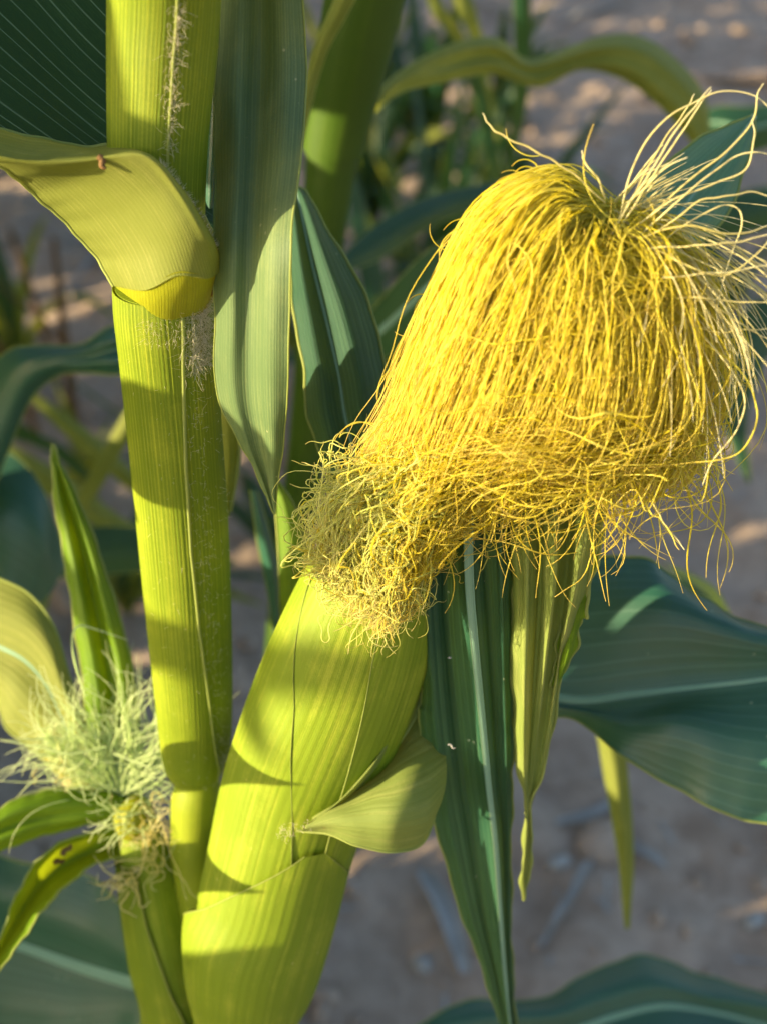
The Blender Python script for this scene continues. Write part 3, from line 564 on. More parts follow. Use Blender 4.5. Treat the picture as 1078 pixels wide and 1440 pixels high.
def puff_loop(n, cx, cy, a0, K=24):
    t = np.linspace(0, 1, K)[None]; sg = RNG.choice([-1, 1], (n, 1)); ang = a0+RNG.normal(0, .3, (n, 1))-sg*(.9-2.4*t*RNG.uniform(.6, 1.2, (n, 1))); L_ = RNG.uniform(35, 95, (n, 1))
    out = np.zeros((n, K, 3)); out[..., 0] = cx-18*math.cos(a0)+RNG.normal(0, 8, (n, 1))+np.cumsum(np.cos(ang), 1)*L_/K; out[..., 1] = cy-18*math.sin(a0)+RNG.normal(0, 22, (n, 1))+np.cumsum(np.sin(ang), 1)*L_/K
    out[..., 2] = dbase(cy)-.3; return out
# hem: strands swept round the bottom from right to left
HEM = np.array([[(950, 460), (905, 555), (830, 600), (700, 610), (600, 630), (530, 680)], [(975, 510), (935, 600), (840, 640), (720, 650), (635, 680), (570, 750)], [(980, 585), (930, 655), (845, 664), (735, 678), (655, 715), (590, 790)]], float)
def hem(n, K=30, wob=6, tr=(0, 1), dz=0):
    s = RNG.random(n); fam = crom(HEM, 51); p = fam[(s*50).astype(int)]; q = np.swapaxes(crom(np.swapaxes(p, 0, 1), 60), 0, 1)
    a = RNG.uniform(0, .55, n); b = np.minimum(1, a+RNG.uniform(.3, .7, n)); tt = (a[:, None]+(b-a)[:, None]*np.linspace(0, 1, K)[None])*59
    i = np.minimum(tt.astype(int), 58); f = (tt-i)[..., None]; xy = q[np.arange(n)[:, None], i]*(1-f)+q[np.arange(n)[:, None], i+1]*f
    x = xy[..., 0]; h = np.sqrt(np.clip(1-((x-765)/265)**2, .02, 1)); out = np.zeros((n, K, 3)); out[..., :2] = xy
    out[..., 2] = dbase(xy[..., 1])-h*RNG.uniform(1.9, 2.75, n)[:, None]+.3+dz+.012*np.clip(xy[..., 1]-640, 0, 200)
    return out+noise1(n, K, (.8, 2.4), (wob*2, wob))*np.array([1, .8, .03])+RNG.normal(0, 1, (n, 1, 3))*np.array([8, 8, .1])
px_strands(silk, hem(1000, wob=9), wd(1000, 1.2, 2.4)); px_strands(silk, hem(420, wob=14), wd(420, 1.2, 2.4))
# hooked ends below the hem
def ends(n, xr, K=22):
    x = RNG.uniform(*xr, n); y = np.interp(x, [560, 620, 700, 780, 860, 960], [745, 735, 675, 655, 652, 635])+RNG.normal(0, 10, n)
    L_ = RNG.uniform(20, 75, n); a = RNG.normal(1.75, .6, n); cv = RNG.normal(0, 2.2, n); t = np.linspace(0, 1, K)[None]
    ang = a[:, None]+cv[:, None]*t+RNG.normal(0, .5, (n, 1))*np.sin(t*9); dx = np.cumsum(np.cos(ang), 1)*L_[:, None]/K; dy = np.cumsum(np.sin(ang), 1)*L_[:, None]/K
    out = np.zeros((n, K, 3)); out[..., 0] = x[:, None]+dx; out[..., 1] = y[:, None]+dy; out[..., 2] = dbase(y)[:, None]-RNG.uniform(.6, 2.4, n)[:, None]+t*.2; return out
px_strands(silk, ends(340, (575, 1000)), wd(340, 1.2, 2.3))
def tangle(n, K=20):
    x = RNG.uniform(600, 1000, n); y = RNG.uniform(340, 660, n); t = np.linspace(0, 1, K)[None]; L_ = RNG.uniform(60, 240, (n, 1))
    a = RNG.choice([1.9, 2.6, .4, 1.2, 3.0], n)[:, None]+RNG.normal(0, .3, (n, 1)); ang = a+RNG.normal(0, 1.3, (n, 1))*t+RNG.normal(0, .4, (n, 1))*np.sin(t*6+RNG.random((n, 1))*6)
    X_ = x[:, None]+np.cumsum(np.cos(ang), 1)*L_/K; Y_ = y[:, None]+np.cumsum(np.sin(ang), 1)*L_/K
    cx = np.interp(Y_, [300, 500, 700], [860, 800, 770]); hw = np.interp(Y_, [300, 450, 700], [110, 215, 250]); h = np.sqrt(np.clip(1-((X_-cx)/hw)**2, .0, 1))
    out = np.zeros((n, K, 3)); out[..., 0] = X_; out[..., 1] = Y_; out[..., 2] = dbase(Y_)-(.4+2.7*h)*np.interp(Y_, [300, 420], [.5, 1])-RNG.uniform(-.3, .15, (n, 1))
    return out[(np.abs((X_-cx)/hw).max(1) < 1.05)]
S = tangle(1500); px_strands(silk, S, wd(len(S), 1.3, 2.5))
# bunch running down left to the tip of the husks
TIP = np.array([[(640, 560), (585, 610), (530, 650), (480, 690), (455, 760), (450, 800)], [(680, 600), (630, 660), (590, 710), (560, 760), (545, 820), (535, 880)], [(720, 660), (660, 710), (620, 740), (595, 770), (582, 800), (575, 840)]], float)
def tip(n, K=26, wob=7, curl=0, d0=0, rng=(0, 1), ar=(0, .6)):
    s = RNG.uniform(*rng, n); p = crom(TIP, 51)[(s*50).astype(int)]; q = np.swapaxes(crom(np.swapaxes(p, 0, 1), 60), 0, 1)
    a = RNG.uniform(*ar, n); b = np.minimum(1, a+RNG.uniform(.25, .6, n)); tt = (a[:, None]+(b-a)[:, None]*np.linspace(0, 1, K)[None])*59
    i = np.minimum(tt.astype(int), 58); f = (tt-i)[..., None]; xy = q[np.arange(n)[:, None], i]*(1-f)+q[np.arange(n)[:, None], i+1]*f
    out = np.zeros((n, K, 3)); out[..., :2] = xy; out[..., 2] = np.interp(xy[..., 1], [560, 700, 900], [34, 34.2, 35.8])-1.0*np.sin(s*math.pi)[:, None]+d0+RNG.normal(0, .25, (n, 1))
    t3 = np.linspace(0, 1, K)[None, :, None]
    out = out+noise1(n, K, (.9, 2.3), (wob*1.6, wob*.8))*np.array([1, .8, .03])
    if curl: out = out+noise1(n, K, (3.5, 5.5), (curl, curl*.7))*np.array([1, 1, .04])*(.3+t3)
    return out
px_strands(silk, tip(750, rng=(.5, 1), wob=9), wd(750, 1.2, 2.4)); px_strands(silk, tip(300, rng=(0, .6), ar=(0, .15), wob=8), wd(300, 1.2, 2.4)); px_strands(silk, tip(320, rng=(.15, 1), ar=(0, .35), wob=9, curl=.8), wd(320, 1.2, 2.3)); px_strands(silk, tip(50, rng=(0, .6), ar=(.3, .7), wob=12, curl=1.5, d0=-.2), wd(50, 1.5, 2.6))
for cx, cy, an_ in ((742, 262, 3.6), (650, 350, 2.6), (604, 450, 2.4), (572, 540, 2.3), (520, 630, 2.6), (1010, 420, .6), (1020, 520, .8), (990, 610, 1.2)): S = puff_loop(9, cx, cy, an_); px_strands(silk, S, wd(9, 1.3, 2.2))
silk.build('silk', [M_['silk_yellow']], ear, 'dense bell of bright yellow silk draped over the ear', 'stuff')
gs = MB()
px_strands(gs, tip(560, rng=(0, .62), ar=(.3, .85), curl=.7, wob=10, d0=.2), wd(560, 1.0, 1.9))
px_strands(gs, tip(380, rng=(0, .55), ar=(.15, .6), curl=.6, wob=12, d0=-.25), wd(380, 1.0, 1.9))
px_strands(gs, frizz(70, (505, 720, 2.2, 34.3), (26, 35), 75), wd(70, 1.2, 2))
px_strands(gs, frizz(120, (525, 800, 1.6, 34.6), (28, 25), 70), wd(120, 1.2, 2))
px_strands(gs, frizz(60, (535, 845, 1.6, 35.1), (22, 18), 55), wd(60, 1.2, 1.9))
px_strands(gs, frizz(40, (470, 680, 3.4, 34.6), (15, 30), 60), wd(40, 1.4, 2.2))
gs.build('silk', [M_['silk_shaded']], ear, 'frizzy silk where it leaves the husks, its shade tinted green', 'stuff')
# fan of loose pale strands on the right
ps = MB()
def fan(n, a0, a1, L0, K=26, droop=1.0):
    t = np.linspace(0, 1, K)[None]; a = RNG.uniform(a0, a1, (n, 1)); L_ = RNG.uniform(.5, 1.1, (n, 1))*L0
    ang = a+droop*RNG.uniform(.3, 2.0, (n, 1))*t**1.3+RNG.normal(0, .1, (n, 1))*np.sin(t*7+RNG.random((n, 1))*6)
    out = np.zeros((n, K, 3)); out[..., 0] = 862+RNG.normal(0, 14, (n, 1))+np.cumsum(np.cos(ang), 1)*L_/K; out[..., 1] = 305+RNG.normal(0, 12, (n, 1))+np.cumsum(np.sin(ang), 1)*L_/K
    out[..., 2] = 31.8+RNG.normal(0, .3, (n, 1))+RNG.normal(0, 1.2, (n, 1))*t; return out
px_strands(ps, fan(14, -.5, .3, 330), wd(14, 1.4, 2.4)); px_strands(ps, fan(110, .15, 1.05, 360, droop=.7), wd(110, 1.3, 2.5)); px_strands(ps, fan(22, -1.1, -.3, 130, droop=.25), wd(22, 1.8, 3.2))
ps.build('silk', [M_['silk_pale']], ear, 'loose fan of pale silks at the right of the bell', 'stuff')
# single stray strands, each its own piece
STRAY = [
    ([(850, 285, 31), (800, 238, 30.6), (760, 215, 30.4), (712, 192, 30.3), (690, 175, 30.3), (677, 158, 30.3)], 4.2), ([(850, 280, 31), (838, 255, 30.8), (828, 238, 30.7), (818, 225, 30.7), (816, 214, 30.6)], 4.4),
    ([(860, 330, 31), (895, 270, 30.4), (940, 200, 30.2), (975, 150, 30.2), (1000, 124, 30.2)], 4.4), ([(865, 330, 31), (905, 270, 30.8), (945, 205, 30.7), (978, 158, 30.6), (1000, 128, 30.6)], 4.2), ([(862, 318, 31), (900, 255, 31), (938, 192, 31), (965, 150, 31), (978, 132, 31)], 3.8),
    ([(872, 300, 31), (884, 245, 30.8), (905, 200, 30.7), (938, 165, 30.6), (970, 145, 30.6), (1010, 128, 30.6), (1060, 135, 30.6), (1095, 165, 30.6)], 4), ([(880, 330, 31), (960, 260, 30.6), (1020, 215, 30.5), (1055, 170, 30.5), (1066, 135, 30.5), (1071, 118, 30.5)], 4),
    ([(890, 320, 31), (940, 285, 30.6), (1000, 260, 30.5), (1050, 235, 30.4), (1062, 195, 30.4), (1056, 168, 30.4)], 3.8), ([(890, 340, 31), (950, 290, 30.6), (1010, 235, 30.6), (1060, 217, 30.6), (1100, 222, 30.6)], 4), ([(900, 340, 31), (980, 285, 30.5), (1040, 272, 30.5), (1100, 275, 30.5)], 3.8),
    ([(900, 335, 30.5), (960, 318, 30), (1030, 330, 30), (1080, 318, 30)], 4), ([(910, 350, 30.5), (980, 345, 30), (1040, 340, 30), (1100, 322, 30)], 4), ([(910, 355, 31), (990, 300, 31), (1030, 290, 31), (1042, 320, 31), (1020, 380, 31), (1005, 440, 31)], 3.6),
    ([(920, 350, 30.5), (970, 375, 30), (1020, 385, 30), (1060, 360, 30), (1085, 330, 30)], 3.8), ([(930, 390, 30.2), (990, 385, 30), (1040, 380, 30), (1090, 370, 30)], 4.4), ([(930, 420, 31), (980, 420, 30.5), (1040, 425, 30.5), (1100, 427, 30.5)], 3.8),
    ([(950, 400, 31), (1010, 430, 30.8), (1050, 462, 30.8), (1090, 478, 30.8)], 3.6), ([(940, 430, 31), (1000, 465, 30.8), (1040, 464, 30.8), (1078, 462, 30.8)], 3.4), ([(980, 480, 31.4), (1030, 510, 31.2), (1055, 545, 31.2), (1062, 580, 31.2), (1045, 625, 31.2), (1010, 645, 31.4), (950, 652, 31.8), (880, 655, 32)], 3.8),
    ([(960, 440, 31.4), (1010, 500, 31.2), (1045, 560, 31.2), (1038, 600, 31.3), (1005, 640, 31.5), (994, 660, 31.5), (988, 680, 31.5)], 3.8), ([(880, 640, 33), (905, 690, 33), (925, 720, 33), (940, 745, 33), (962, 773, 33)], 4), ([(900, 680, 33), (915, 720, 33), (930, 730, 33), (945, 755, 33), (955, 772, 33)], 3.4),
    ([(860, 660, 33), (880, 700, 33), (870, 720, 33), (900, 725, 33), (920, 690, 33), (935, 675, 33), (940, 690, 33)], 3.4), ([(855, 685, 34), (862, 710, 34), (850, 745, 34), (830, 785, 34), (815, 815, 34.2), (780, 840, 34.4)], 3), ([(760, 700, 33.6), (770, 715, 33.4), (745, 750, 33.6), (722, 775, 33.8)], 3),
    ([(700, 690, 32.5), (690, 720, 32.6), (695, 735, 32.6), (692, 762, 32.8)], 3), ([(610, 500, 33), (600, 480, 33), (590, 455, 33), (598, 430, 33), (615, 400, 33), (632, 365, 33), (650, 345, 33)], 3.4), ([(640, 470, 32.8), (600, 450, 33), (588, 465, 33), (592, 480, 33), (602, 470, 33)], 3),
    ([(720, 480, 30.4), (740, 420, 29.6), (745, 370, 29.4), (720, 340, 29.6), (712, 370, 29.4), (725, 410, 29.3)], 3), ([(640, 470, 30.8), (720, 480, 30), (800, 470, 29.7), (860, 460, 29.6), (930, 430, 30)], 3), ([(690, 560, 31), (740, 545, 30.6), (770, 500, 30.3), (790, 450, 30), (815, 420, 29.9)], 3),
    ([(760, 520, 30.8), (800, 560, 30.8), (850, 590, 30.8), (860, 560, 30.8), (845, 520, 30.6)], 3), ([(560, 560, 33.8), (548, 545, 34), (545, 530, 34), (555, 520, 34), (565, 532, 34)], 2.6), ([(540, 640, 33.6), (500, 655, 33.8), (470, 665, 34), (440, 655, 34), (424, 650, 34)], 3.2), ([(500, 690, 34), (460, 690, 34.2), (430, 685, 34.3), (408, 680, 34.4)], 2.8),
    ([(470, 790, 35), (445, 790, 35), (430, 796, 35), (412, 796, 35)], 2.8), ([(600, 640, 32.8), (560, 680, 33), (545, 720, 33), (560, 745, 33), (600, 740, 33), (640, 730, 32.8)], 3.2), ([(620, 620, 32.8), (575, 665, 32.9), (556, 700, 33), (552, 730, 33), (575, 748, 33)], 3)]
for p, w in STRAY:
    q = crom(np.array(p, float), 42); q = q+noise1(1, 42, (2, 5), (1.4, .5))[0]*np.array([1, 1, .02])
    m = MB(); px_strands(m, q[None], [w*.68], sides=6, taper=.5, colv=RNG.random(1)); m.build('silk_strand', [M_['silk_pale'] if p[-1][0] > 960 or p[-1][1] < 230 else (M_['silk_shaded'] if p[-1][0] < 440 else M_['silk_yellow'])], ear)

# ------------------------------------------------------------------ small ear at lower left
e2 = empty('ear', (0, 0, 0)); e2.parent = plant; e2.location = Vector([float(v) for v in P((230, 1380, 50))]) - plant.location
tube('husk', [(190, 1560, 315, 1560, 52, .9), (203, 1430, 304, 1440, 50, .9), (186, 1350, 290, 1360, 48.6, .9), (174, 1270, 268, 1280, 47.6, .9), (166, 1205, 246, 1205, 46.8, .9), (168, 1165, 226, 1160, 46.4, .9), (180, 1130, 210, 1125, 46.2, .8)], e2, M_['husk'], nv=70, na=91, stripes=34, bump=lambda a, v: .02*np.sin(np.radians(a*6)))
tube('husk_layer', [(190, 1560, 315, 1560, 52, .9), (203, 1430, 304, 1440, 50, .9), (186, 1350, 290, 1360, 48.6, .9), (174, 1270, 268, 1280, 47.6, .9), (166, 1205, 246, 1205, 46.8, .9)], e2, M_['husk'], nv=60, na=71, stripes=34, a0=[40, 60, 80, 95, 100], a1=262, off=.0012, rim=.0005)
tube('cob_tip', [(165, 1160, 200, 1178, 46, .9), (160, 1150, 214, 1166, 45.8, .9), (163, 1138, 218, 1150, 45.7, .9), (175, 1128, 214, 1134, 45.8, .9), (188, 1122, 204, 1124, 46, .9)], e2, M_['collar'], nv=24, na=37, stripes=10)
leaf('husk_leaf', [[(73, 624, 45.6), (74, 624, 45.6), (75, 624, 45.6), (75, 625, 45.6), (76, 625, 45.6)], [(74, 655, 45.6), (77, 654, 45.5), (80, 653, 45.6), (83, 652, 45.5), (85, 652, 45.6)], [(78, 710, 45.7), (86, 706, 45.3), (94, 703, 45.8), (102, 700, 45.4), (110, 700, 45.7)],
    [(92, 790, 45.9), (104, 786, 45.3), (116, 782, 46), (128, 776, 45.5), (138, 772, 45.9)], [(104, 870, 46.1), (120, 868, 45.5), (135, 864, 46.2), (150, 858, 45.6), (164, 852, 46)], [(116, 950, 46.3), (135, 950, 45.8), (152, 946, 46.4), (170, 942, 45.9), (186, 936, 46.2)],
    [(130, 1060, 46.6), (148, 1060, 46), (166, 1060, 46.4), (182, 1058, 46.2), (198, 1054, 46.4)], [(165, 1150, 46.6), (172, 1150, 46.3), (182, 1150, 46.3), (192, 1150, 46.3), (202, 1148, 46.6)]], e2, M_['husk_young'], nu=33, nv=80, stripes=14, rim=.0006, ripple=.0003, rf=6, pleat=.0005, pn=3, label='upright bright green husk leaf with pointed tip')
leaf('husk_leaf', [[(-160, 760, 49), (-150, 800, 48.8), (-140, 850, 49), (-130, 900, 48.8), (-120, 960, 49)], [(-60, 790, 48.6), (-55, 840, 48.2), (-50, 890, 48.5), (-48, 930, 48.2), (-45, 975, 48.6)], [(0, 814, 48.2), (0, 860, 47.8), (0, 910, 48), (0, 950, 47.8), (-6, 990, 48.2)],
    [(42, 836, 48), (40, 880, 47.5), (36, 930, 47.7), (26, 975, 47.5), (10, 1025, 47.9)], [(76, 880, 47.8), (72, 920, 47.3), (66, 965, 47.5), (56, 1010, 47.3), (40, 1050, 47.7)], [(98, 950, 47.6), (96, 985, 47.2), (92, 1020, 47.3), (84, 1050, 47.2), (72, 1080, 47.5)], [(150, 1110, 46.9), (146, 1118, 46.7), (142, 1126, 46.8), (138, 1134, 46.7), (132, 1142, 46.9)]],
    e2, M_['blade_under'], nu=33, nv=80, stripes=16, rim=.0006, midrib=.0012, mid_part=False, rib_side=-1, label='rounded pale leaf lit yellow behind the small silk')
leaf('husk_leaf', [[(192, 1122, 46.1), (192, 1130, 45.7), (190, 1138, 45.6), (186, 1146, 45.8), (180, 1154, 46)], [(140, 1112, 45.8), (138, 1124, 45.2), (134, 1138, 45.2), (130, 1150, 45.2), (124, 1160, 45.7)], [(80, 1110, 45.4), (78, 1126, 44.7), (76, 1144, 44.8), (72, 1160, 44.8), (66, 1174, 45.3)],
    [(30, 1122, 45), (28, 1138, 44.3), (25, 1156, 44.5), (22, 1174, 44.3), (18, 1190, 44.9)], [(-20, 1150, 44.6), (-22, 1164, 44), (-25, 1178, 44.1), (-28, 1194, 44), (-32, 1212, 44.4)], [(-120, 1220, 43.8), (-122, 1226, 43.5), (-124, 1232, 43.5), (-126, 1240, 43.5), (-130, 1250, 43.8)], [(-210, 1290, 43.4), (-210, 1291, 43.4), (-210, 1292, 43.4), (-210, 1293, 43.4), (-210, 1294, 43.4)]],
    e2, M_['husk_young'], nu=33, nv=70, stripes=14, rim=.0005, ripple=.0003, rf=5, pleat=.0004, pn=3, label='green husk leaf pointing left under the small silk')
leaf('husk_leaf', [[(200, 1150, 46.2), (196, 1168, 46.6), (190, 1185, 46.8), (186, 1198, 46.4), (182, 1205, 46)], [(150, 1164, 45.8), (146, 1180, 46.6), (140, 1196, 46.8), (138, 1206, 46.2), (140, 1212, 45.5)], [(92, 1182, 45.3), (90, 1202, 46.3), (88, 1222, 46.4), (94, 1236, 45.6), (100, 1240, 44.8)],
    [(52, 1212, 44.9), (52, 1236, 45.8), (52, 1256, 45.8), (58, 1268, 45), (64, 1276, 44.2)], [(22, 1262, 44.5), (24, 1284, 45.2), (26, 1300, 45), (30, 1308, 44.4), (36, 1316, 43.8)], [(0, 1320, 44), (0, 1332, 44.4), (0, 1342, 44.2), (2, 1350, 43.8), (6, 1356, 43.4)], [(-40, 1420, 43), (-40, 1421, 43), (-40, 1422, 43), (-39, 1423, 43), (-39, 1424, 43)]],
    e2, M_['husk_young'], nu=37, nv=80, stripes=14, rim=.0005, ripple=.0003, rf=6, label='channelled husk leaf drooping left below the other')
ws = MB()
def puff(n, c, L0, a0, a1, K=26, dd=1.2, rw=1.2, sp=12):
    t = np.linspace(0, 1, K)[None]; a = RNG.uniform(a0, a1, (n, 1)); L_ = RNG.uniform(.5, 1.2, (n, 1))*L0
    ang = a+RNG.normal(0, rw, (n, 1))*t+RNG.normal(0, .5, (n, 1))*np.sin(t*6+RNG.random((n, 1))*6); out = np.zeros((n, K, 3))
    out[..., 0] = c[0]+RNG.normal(0, sp, (n, 1))+np.cumsum(np.cos(ang), 1)*L_/K; out[..., 1] = c[1]+RNG.normal(0, sp, (n, 1))+np.cumsum(np.sin(ang), 1)*L_/K
    out[..., 2] = c[2]-RNG.uniform(-.4, 1, (n, 1))*dd*np.sin(t*2)*(L_/L0); return out
px_strands(ws, puff(270, (168, 1108, 45.9), 180, -2.9, -.4, dd=1.6, rw=1.5), wd(270, 1.1, 2)); px_strands(ws, puff(90, (110, 1065, 45.6), 100, -3.6, -1.4, rw=2), wd(90, 1.1, 1.9))
px_strands(ws, puff(40, (200, 1140, 45.4), 90, -4.5, -2.8, rw=1.6), wd(40, 1.3, 2.1))
ws.build('silk', [M_['silk_white']], e2, 'thin puff of pale whitish green silk', 'stuff')
ys = MB(); px_strands(ys, frizz(34, (212, 1165, 1.6, 45.2), (12, 20), 110), wd(34, 1., 1.9)); px_strands(ys, frizz(14, (85, 1090, 4., 45.4), (22, 14), 60), wd(14, 1.2, 2)); px_strands(ys, frizz(16, (185, 1235, 2.8, 45.6), (12, 8), 50), wd(16, 2, 3.2))
ys.build('silk', [M_['silk_pale']], e2, 'curly yellow silk ends around the tip of the small ear', 'stuff')
for p in ([(150, 1050, 44.6), (100, 1060, 44.4), (60, 1052, 44.4), (20, 1044, 44.4), (-10, 1040, 44.4)], [(120, 980, 44.6), (105, 930, 44.5), (102, 895, 44.5), (112, 880, 44.5), (135, 885, 44.5), (180, 900, 44.6)], [(160, 1060, 44.4), (200, 1075, 44.2), (225, 1085, 44), (246, 1100, 43.9)]):
    q = crom(np.array(p, float), 36); m = MB(); px_strands(m, q[None], [2.8], sides=6); m.build('silk_strand', [M_['silk_white']], e2)
#SHADE
# ------------------------------------------------------------------ neighbouring plants to the left (outside the frame) that break up the sunlight
def world_leaf(name, rows, parent, mat, nu=9, nv=26, stripes=10, **k):
    return leaf(name, rows, parent, mat, nu=nu, nv=nv, stripes=stripes, raw=True, rim=k.pop('rim', 0), **k)
def stem_world(name, pts, radii, parent, mat, sides=12, K=24):
    c = crom(np.array(pts, float), K); r = np.interp(np.linspace(0, 1, K), np.linspace(0, 1, len(radii)), radii)
    T = nrm(np.gradient(c, axis=0)); A = nrm(np.cross(T, np.array([.3, 1, .1]))); B = np.cross(T, A); a = np.linspace(0, 2*math.pi, sides+1)
    V = c[:, None]+r[:, None, None]*(A[:, None]*np.cos(a)[:, None]+B[:, None]*np.sin(a)[:, None]); U = np.zeros((K, sides+1, 2)); U[..., 0] = a*4; U[..., 1] = np.linspace(0, 30, K)[:, None]
    m = MB(); m.grid(V, U); return m.build(name, [mat, M_['rim']], parent)
# (x, y0, y1 on what is shaded, nearest and farthest distance there, how far sunward the blade hangs)
BANDS = [(235, 160, 245, 32.0, 37, .30), (235, 545, 690, 35.2, 41, .34), (235, 868, 940, 40, 45, .62), (500, 655, 790, 33.2, 36.6, .24), (440, 895, 985, 36.3, 41.5, 1.3), (350, 1335, 1560, 40, 48, .42), (210, 1275, 1520, 46.2, 52, .30), (60, -60, 180, 35, 40, .26), (365, -260, 235, 32.9, 36, .55)
         , (485, -200, 165, 48, 60, .36), (460, 222, 700, 58, 74, .50), (100, 1190, 1560, 54, 66, .42)]
near = empty('corn_plant', (-.62, .66, 0), 'unseen corn plant added at left, blades shaped to cast shade bands', 'corn plant')  # added off frame so its blades throw the shade bands
stem_world('stalk', [(-.62, .66, -.02), (-.62, .66, .6), (-.615, .655, 1.5)], [.014, .012, .008], near, M_['sheath'])
far2 = empty('corn_plant', (-1.22, .62, 0), 'unseen corn plant added farther left to carry one shading blade', 'corn plant')  # added out of view to hold the blade of the softest shade band
stem_world('stalk', [(-1.22, .62, -.02), (-1.22, .62, .7), (-1.215, .62, 1.6)], [.014, .012, .008], far2, M_['sheath'])
for n, (x, y0, y1, d0, d1, s_) in enumerate(BANDS):
    off = LDIR*s_; rows = []
    f = lambda a, b, d: [P(np.array([x, a+(b-a)*t, d]))+off+CF*0 for t in (0, .25, .5, .75, 1)]
    mid = (y0+y1)/2; h = (y1-y0)/2; z0 = P(np.array([x, mid, d1]))+off
    st = np.array([-1.22, .62, z0[2]-.06]) if s_ > 1 else np.array([-.62, .66, z0[2]-.06])
    rows.append([st+np.array([0, 0, dz]) for dz in (.012, .006, 0, -.006, -.012)])
    rows.append([st*.55+z0*.45+np.array([0, 0, .03+dz]) for dz in (.025, .012, 0, -.012, -.025)])
    for t in (1, .67, .33, 0): rows.append(f(mid-h*(1+.06*math.sin(n+t*5)), mid+h*(1+.06*math.cos(n*2+t*4)), d0+(d1-d0)*t))
    e = d0-1.2; rows.append(f(mid-h*.2, mid+h*.25, e))
    world_leaf('leaf', np.array(rows), far2 if s_ > 1 else near, M_['blade_top'], nu=13, nv=50)
# added husk leaf tips, unseen beside the small ear, shaped to throw the crisp shadows
for (x, y0, y1, d0, d1, s_, tip_) in ((330, 1048, 1110, 37.6, 43.4, .135, 1), (300, 1192, 1262, 39.6, 46.4, .14, 1)):
    off = LDIR*s_; rows = []
    for t, w, lo in ((0, .02, 0), (.1, .2, -.02), (.25, .5, -.1), (.45, .85, -.12), (.7, 1.05, -.06), (1, 1.1, 0), (1.25, .8, 0), (1.5, .1, 0)):
        hh = y1-y0; yb = y1+lo*hh; rows.append([P(np.array([x, yb-hh*w*(1-q), d0+(d1-d0)*t]))+off for q in (0, .25, .5, .75, 1)])
    world_leaf('husk_leaf', np.array(rows), e2, M_['husk_young'], nu=9, nv=30)

def corn_proto(seed, h=1.9, low=.1, spread=.55, n=9, name='corn_plant'):
    r = np.random.default_rng(seed); root = empty(name, (0, 0, 0))
    lean = r.normal(0, .04, 2)
    stem_world('stalk', [(0, 0, -.03), (lean[0]*.4, lean[1]*.4, h*.5), (lean[0], lean[1], h)], [.015, .012, .005], root, M_['sheath'])
    az = r.random()*6.28
    for i in range(n):
        z = low+(h*.88-low)*i/(n-1); az += math.pi+r.normal(0, .35); L = spread*(1-.35*abs(i/(n-1)-.45))*r.uniform(.85, 1.15)
        t = np.linspace(0, 1, 9); el = 1.1-2.5*t**1.1+r.normal(0, .15); hx = np.concatenate([[0], np.cumsum(np.cos(el[:-1]))])*L/8*1.25; hz = np.concatenate([[0], np.cumsum(np.sin(el[:-1]))])*L/8*1.25
        a = az+.5*t*r.normal(0, .6); c = np.stack([lean[0]*z/h+hx*np.cos(a), lean[1]*z/h+hx*np.sin(a), z+hz], -1)
        w = np.interp(t, [0, .15, .5, .8, 1], [.03, .06, .085, .055, .003]); nn = np.stack([-np.sin(el)*np.cos(a), -np.sin(el)*np.sin(a), np.cos(el)], -1)
        tw = r.normal(0, .5)*t; sd = np.cross(nrm(np.gradient(c, axis=0)), nn); nn = nn*np.cos(tw)[:, None]+sd*np.sin(tw)[:, None]
        world_leaf('leaf', ribbon_rows(c, w, nn, .25), root, M_['blade_far'], nu=9, nv=22, stripes=14, ripple=.004, rf=4)
    return root
def dup(o, loc, rz, sc=1, parent=None):
    c = o.copy(); COL.objects.link(c); c.location = loc; c.rotation_euler = (0, 0, rz); c.scale = (sc,)*3
    for ch in list(o.children):
        k = ch.copy(); COL.objects.link(k); k.parent = c
    return c
protos = [corn_proto(1), corn_proto(2), corn_proto(3, n=10)]; lows = [corn_proto(4, h=.62, low=.03, spread=.42, n=7), corn_proto(5, h=.55, low=.03, spread=.4, n=7)]
GROUP = 'corn plants of the rows to the left'
k = 0
for x, ys in ((-1.25, np.arange(.8, 5.6, .17)), (-1.7, np.arange(.75, 5.8, .2)), (-2.3, np.arange(.6, 6.2, .2)), (-3., np.arange(.5, 6.4, .22))):
    for y in ys:
        loc = (x+random.uniform(-.05, .05), y+random.uniform(-.04, .04), 0); sc = random.uniform(.88, 1.08)
        if k < 3: o = protos[k]; o.location = loc; o.rotation_euler = (0, 0, random.random()*6.28)
        else: o = dup(protos[k % 3], loc, random.random()*6.28, sc)
        tag(o, 'tall corn plant in the rows off to the left', 'corn plant', GROUP); k += 1
k = 0
for x, ys in ((-.72, np.arange(.25, 1.05, .14)), (-.82, np.arange(-.35, 1.1, .15)), (-.95, np.arange(-.3, .8, .16)), (-1.3, np.arange(-.4, .7, .18))):  # low plants added to keep sun off the visible soil
    for y in ys:
        loc = (x+random.uniform(-.04, .04), y+random.uniform(-.04, .04), 0)
        if k < 2: o = lows[k]; o.location = loc; o.rotation_euler = (0, 0, random.random()*6.28)
        else: o = dup(lows[k % 2], loc, random.random()*6.28, random.uniform(.85, 1.1))
        tag(o, 'low corn plant added in the row gap at left to shade the soil', 'corn plant', 'low corn plants added at left to shade the soil'); k += 1

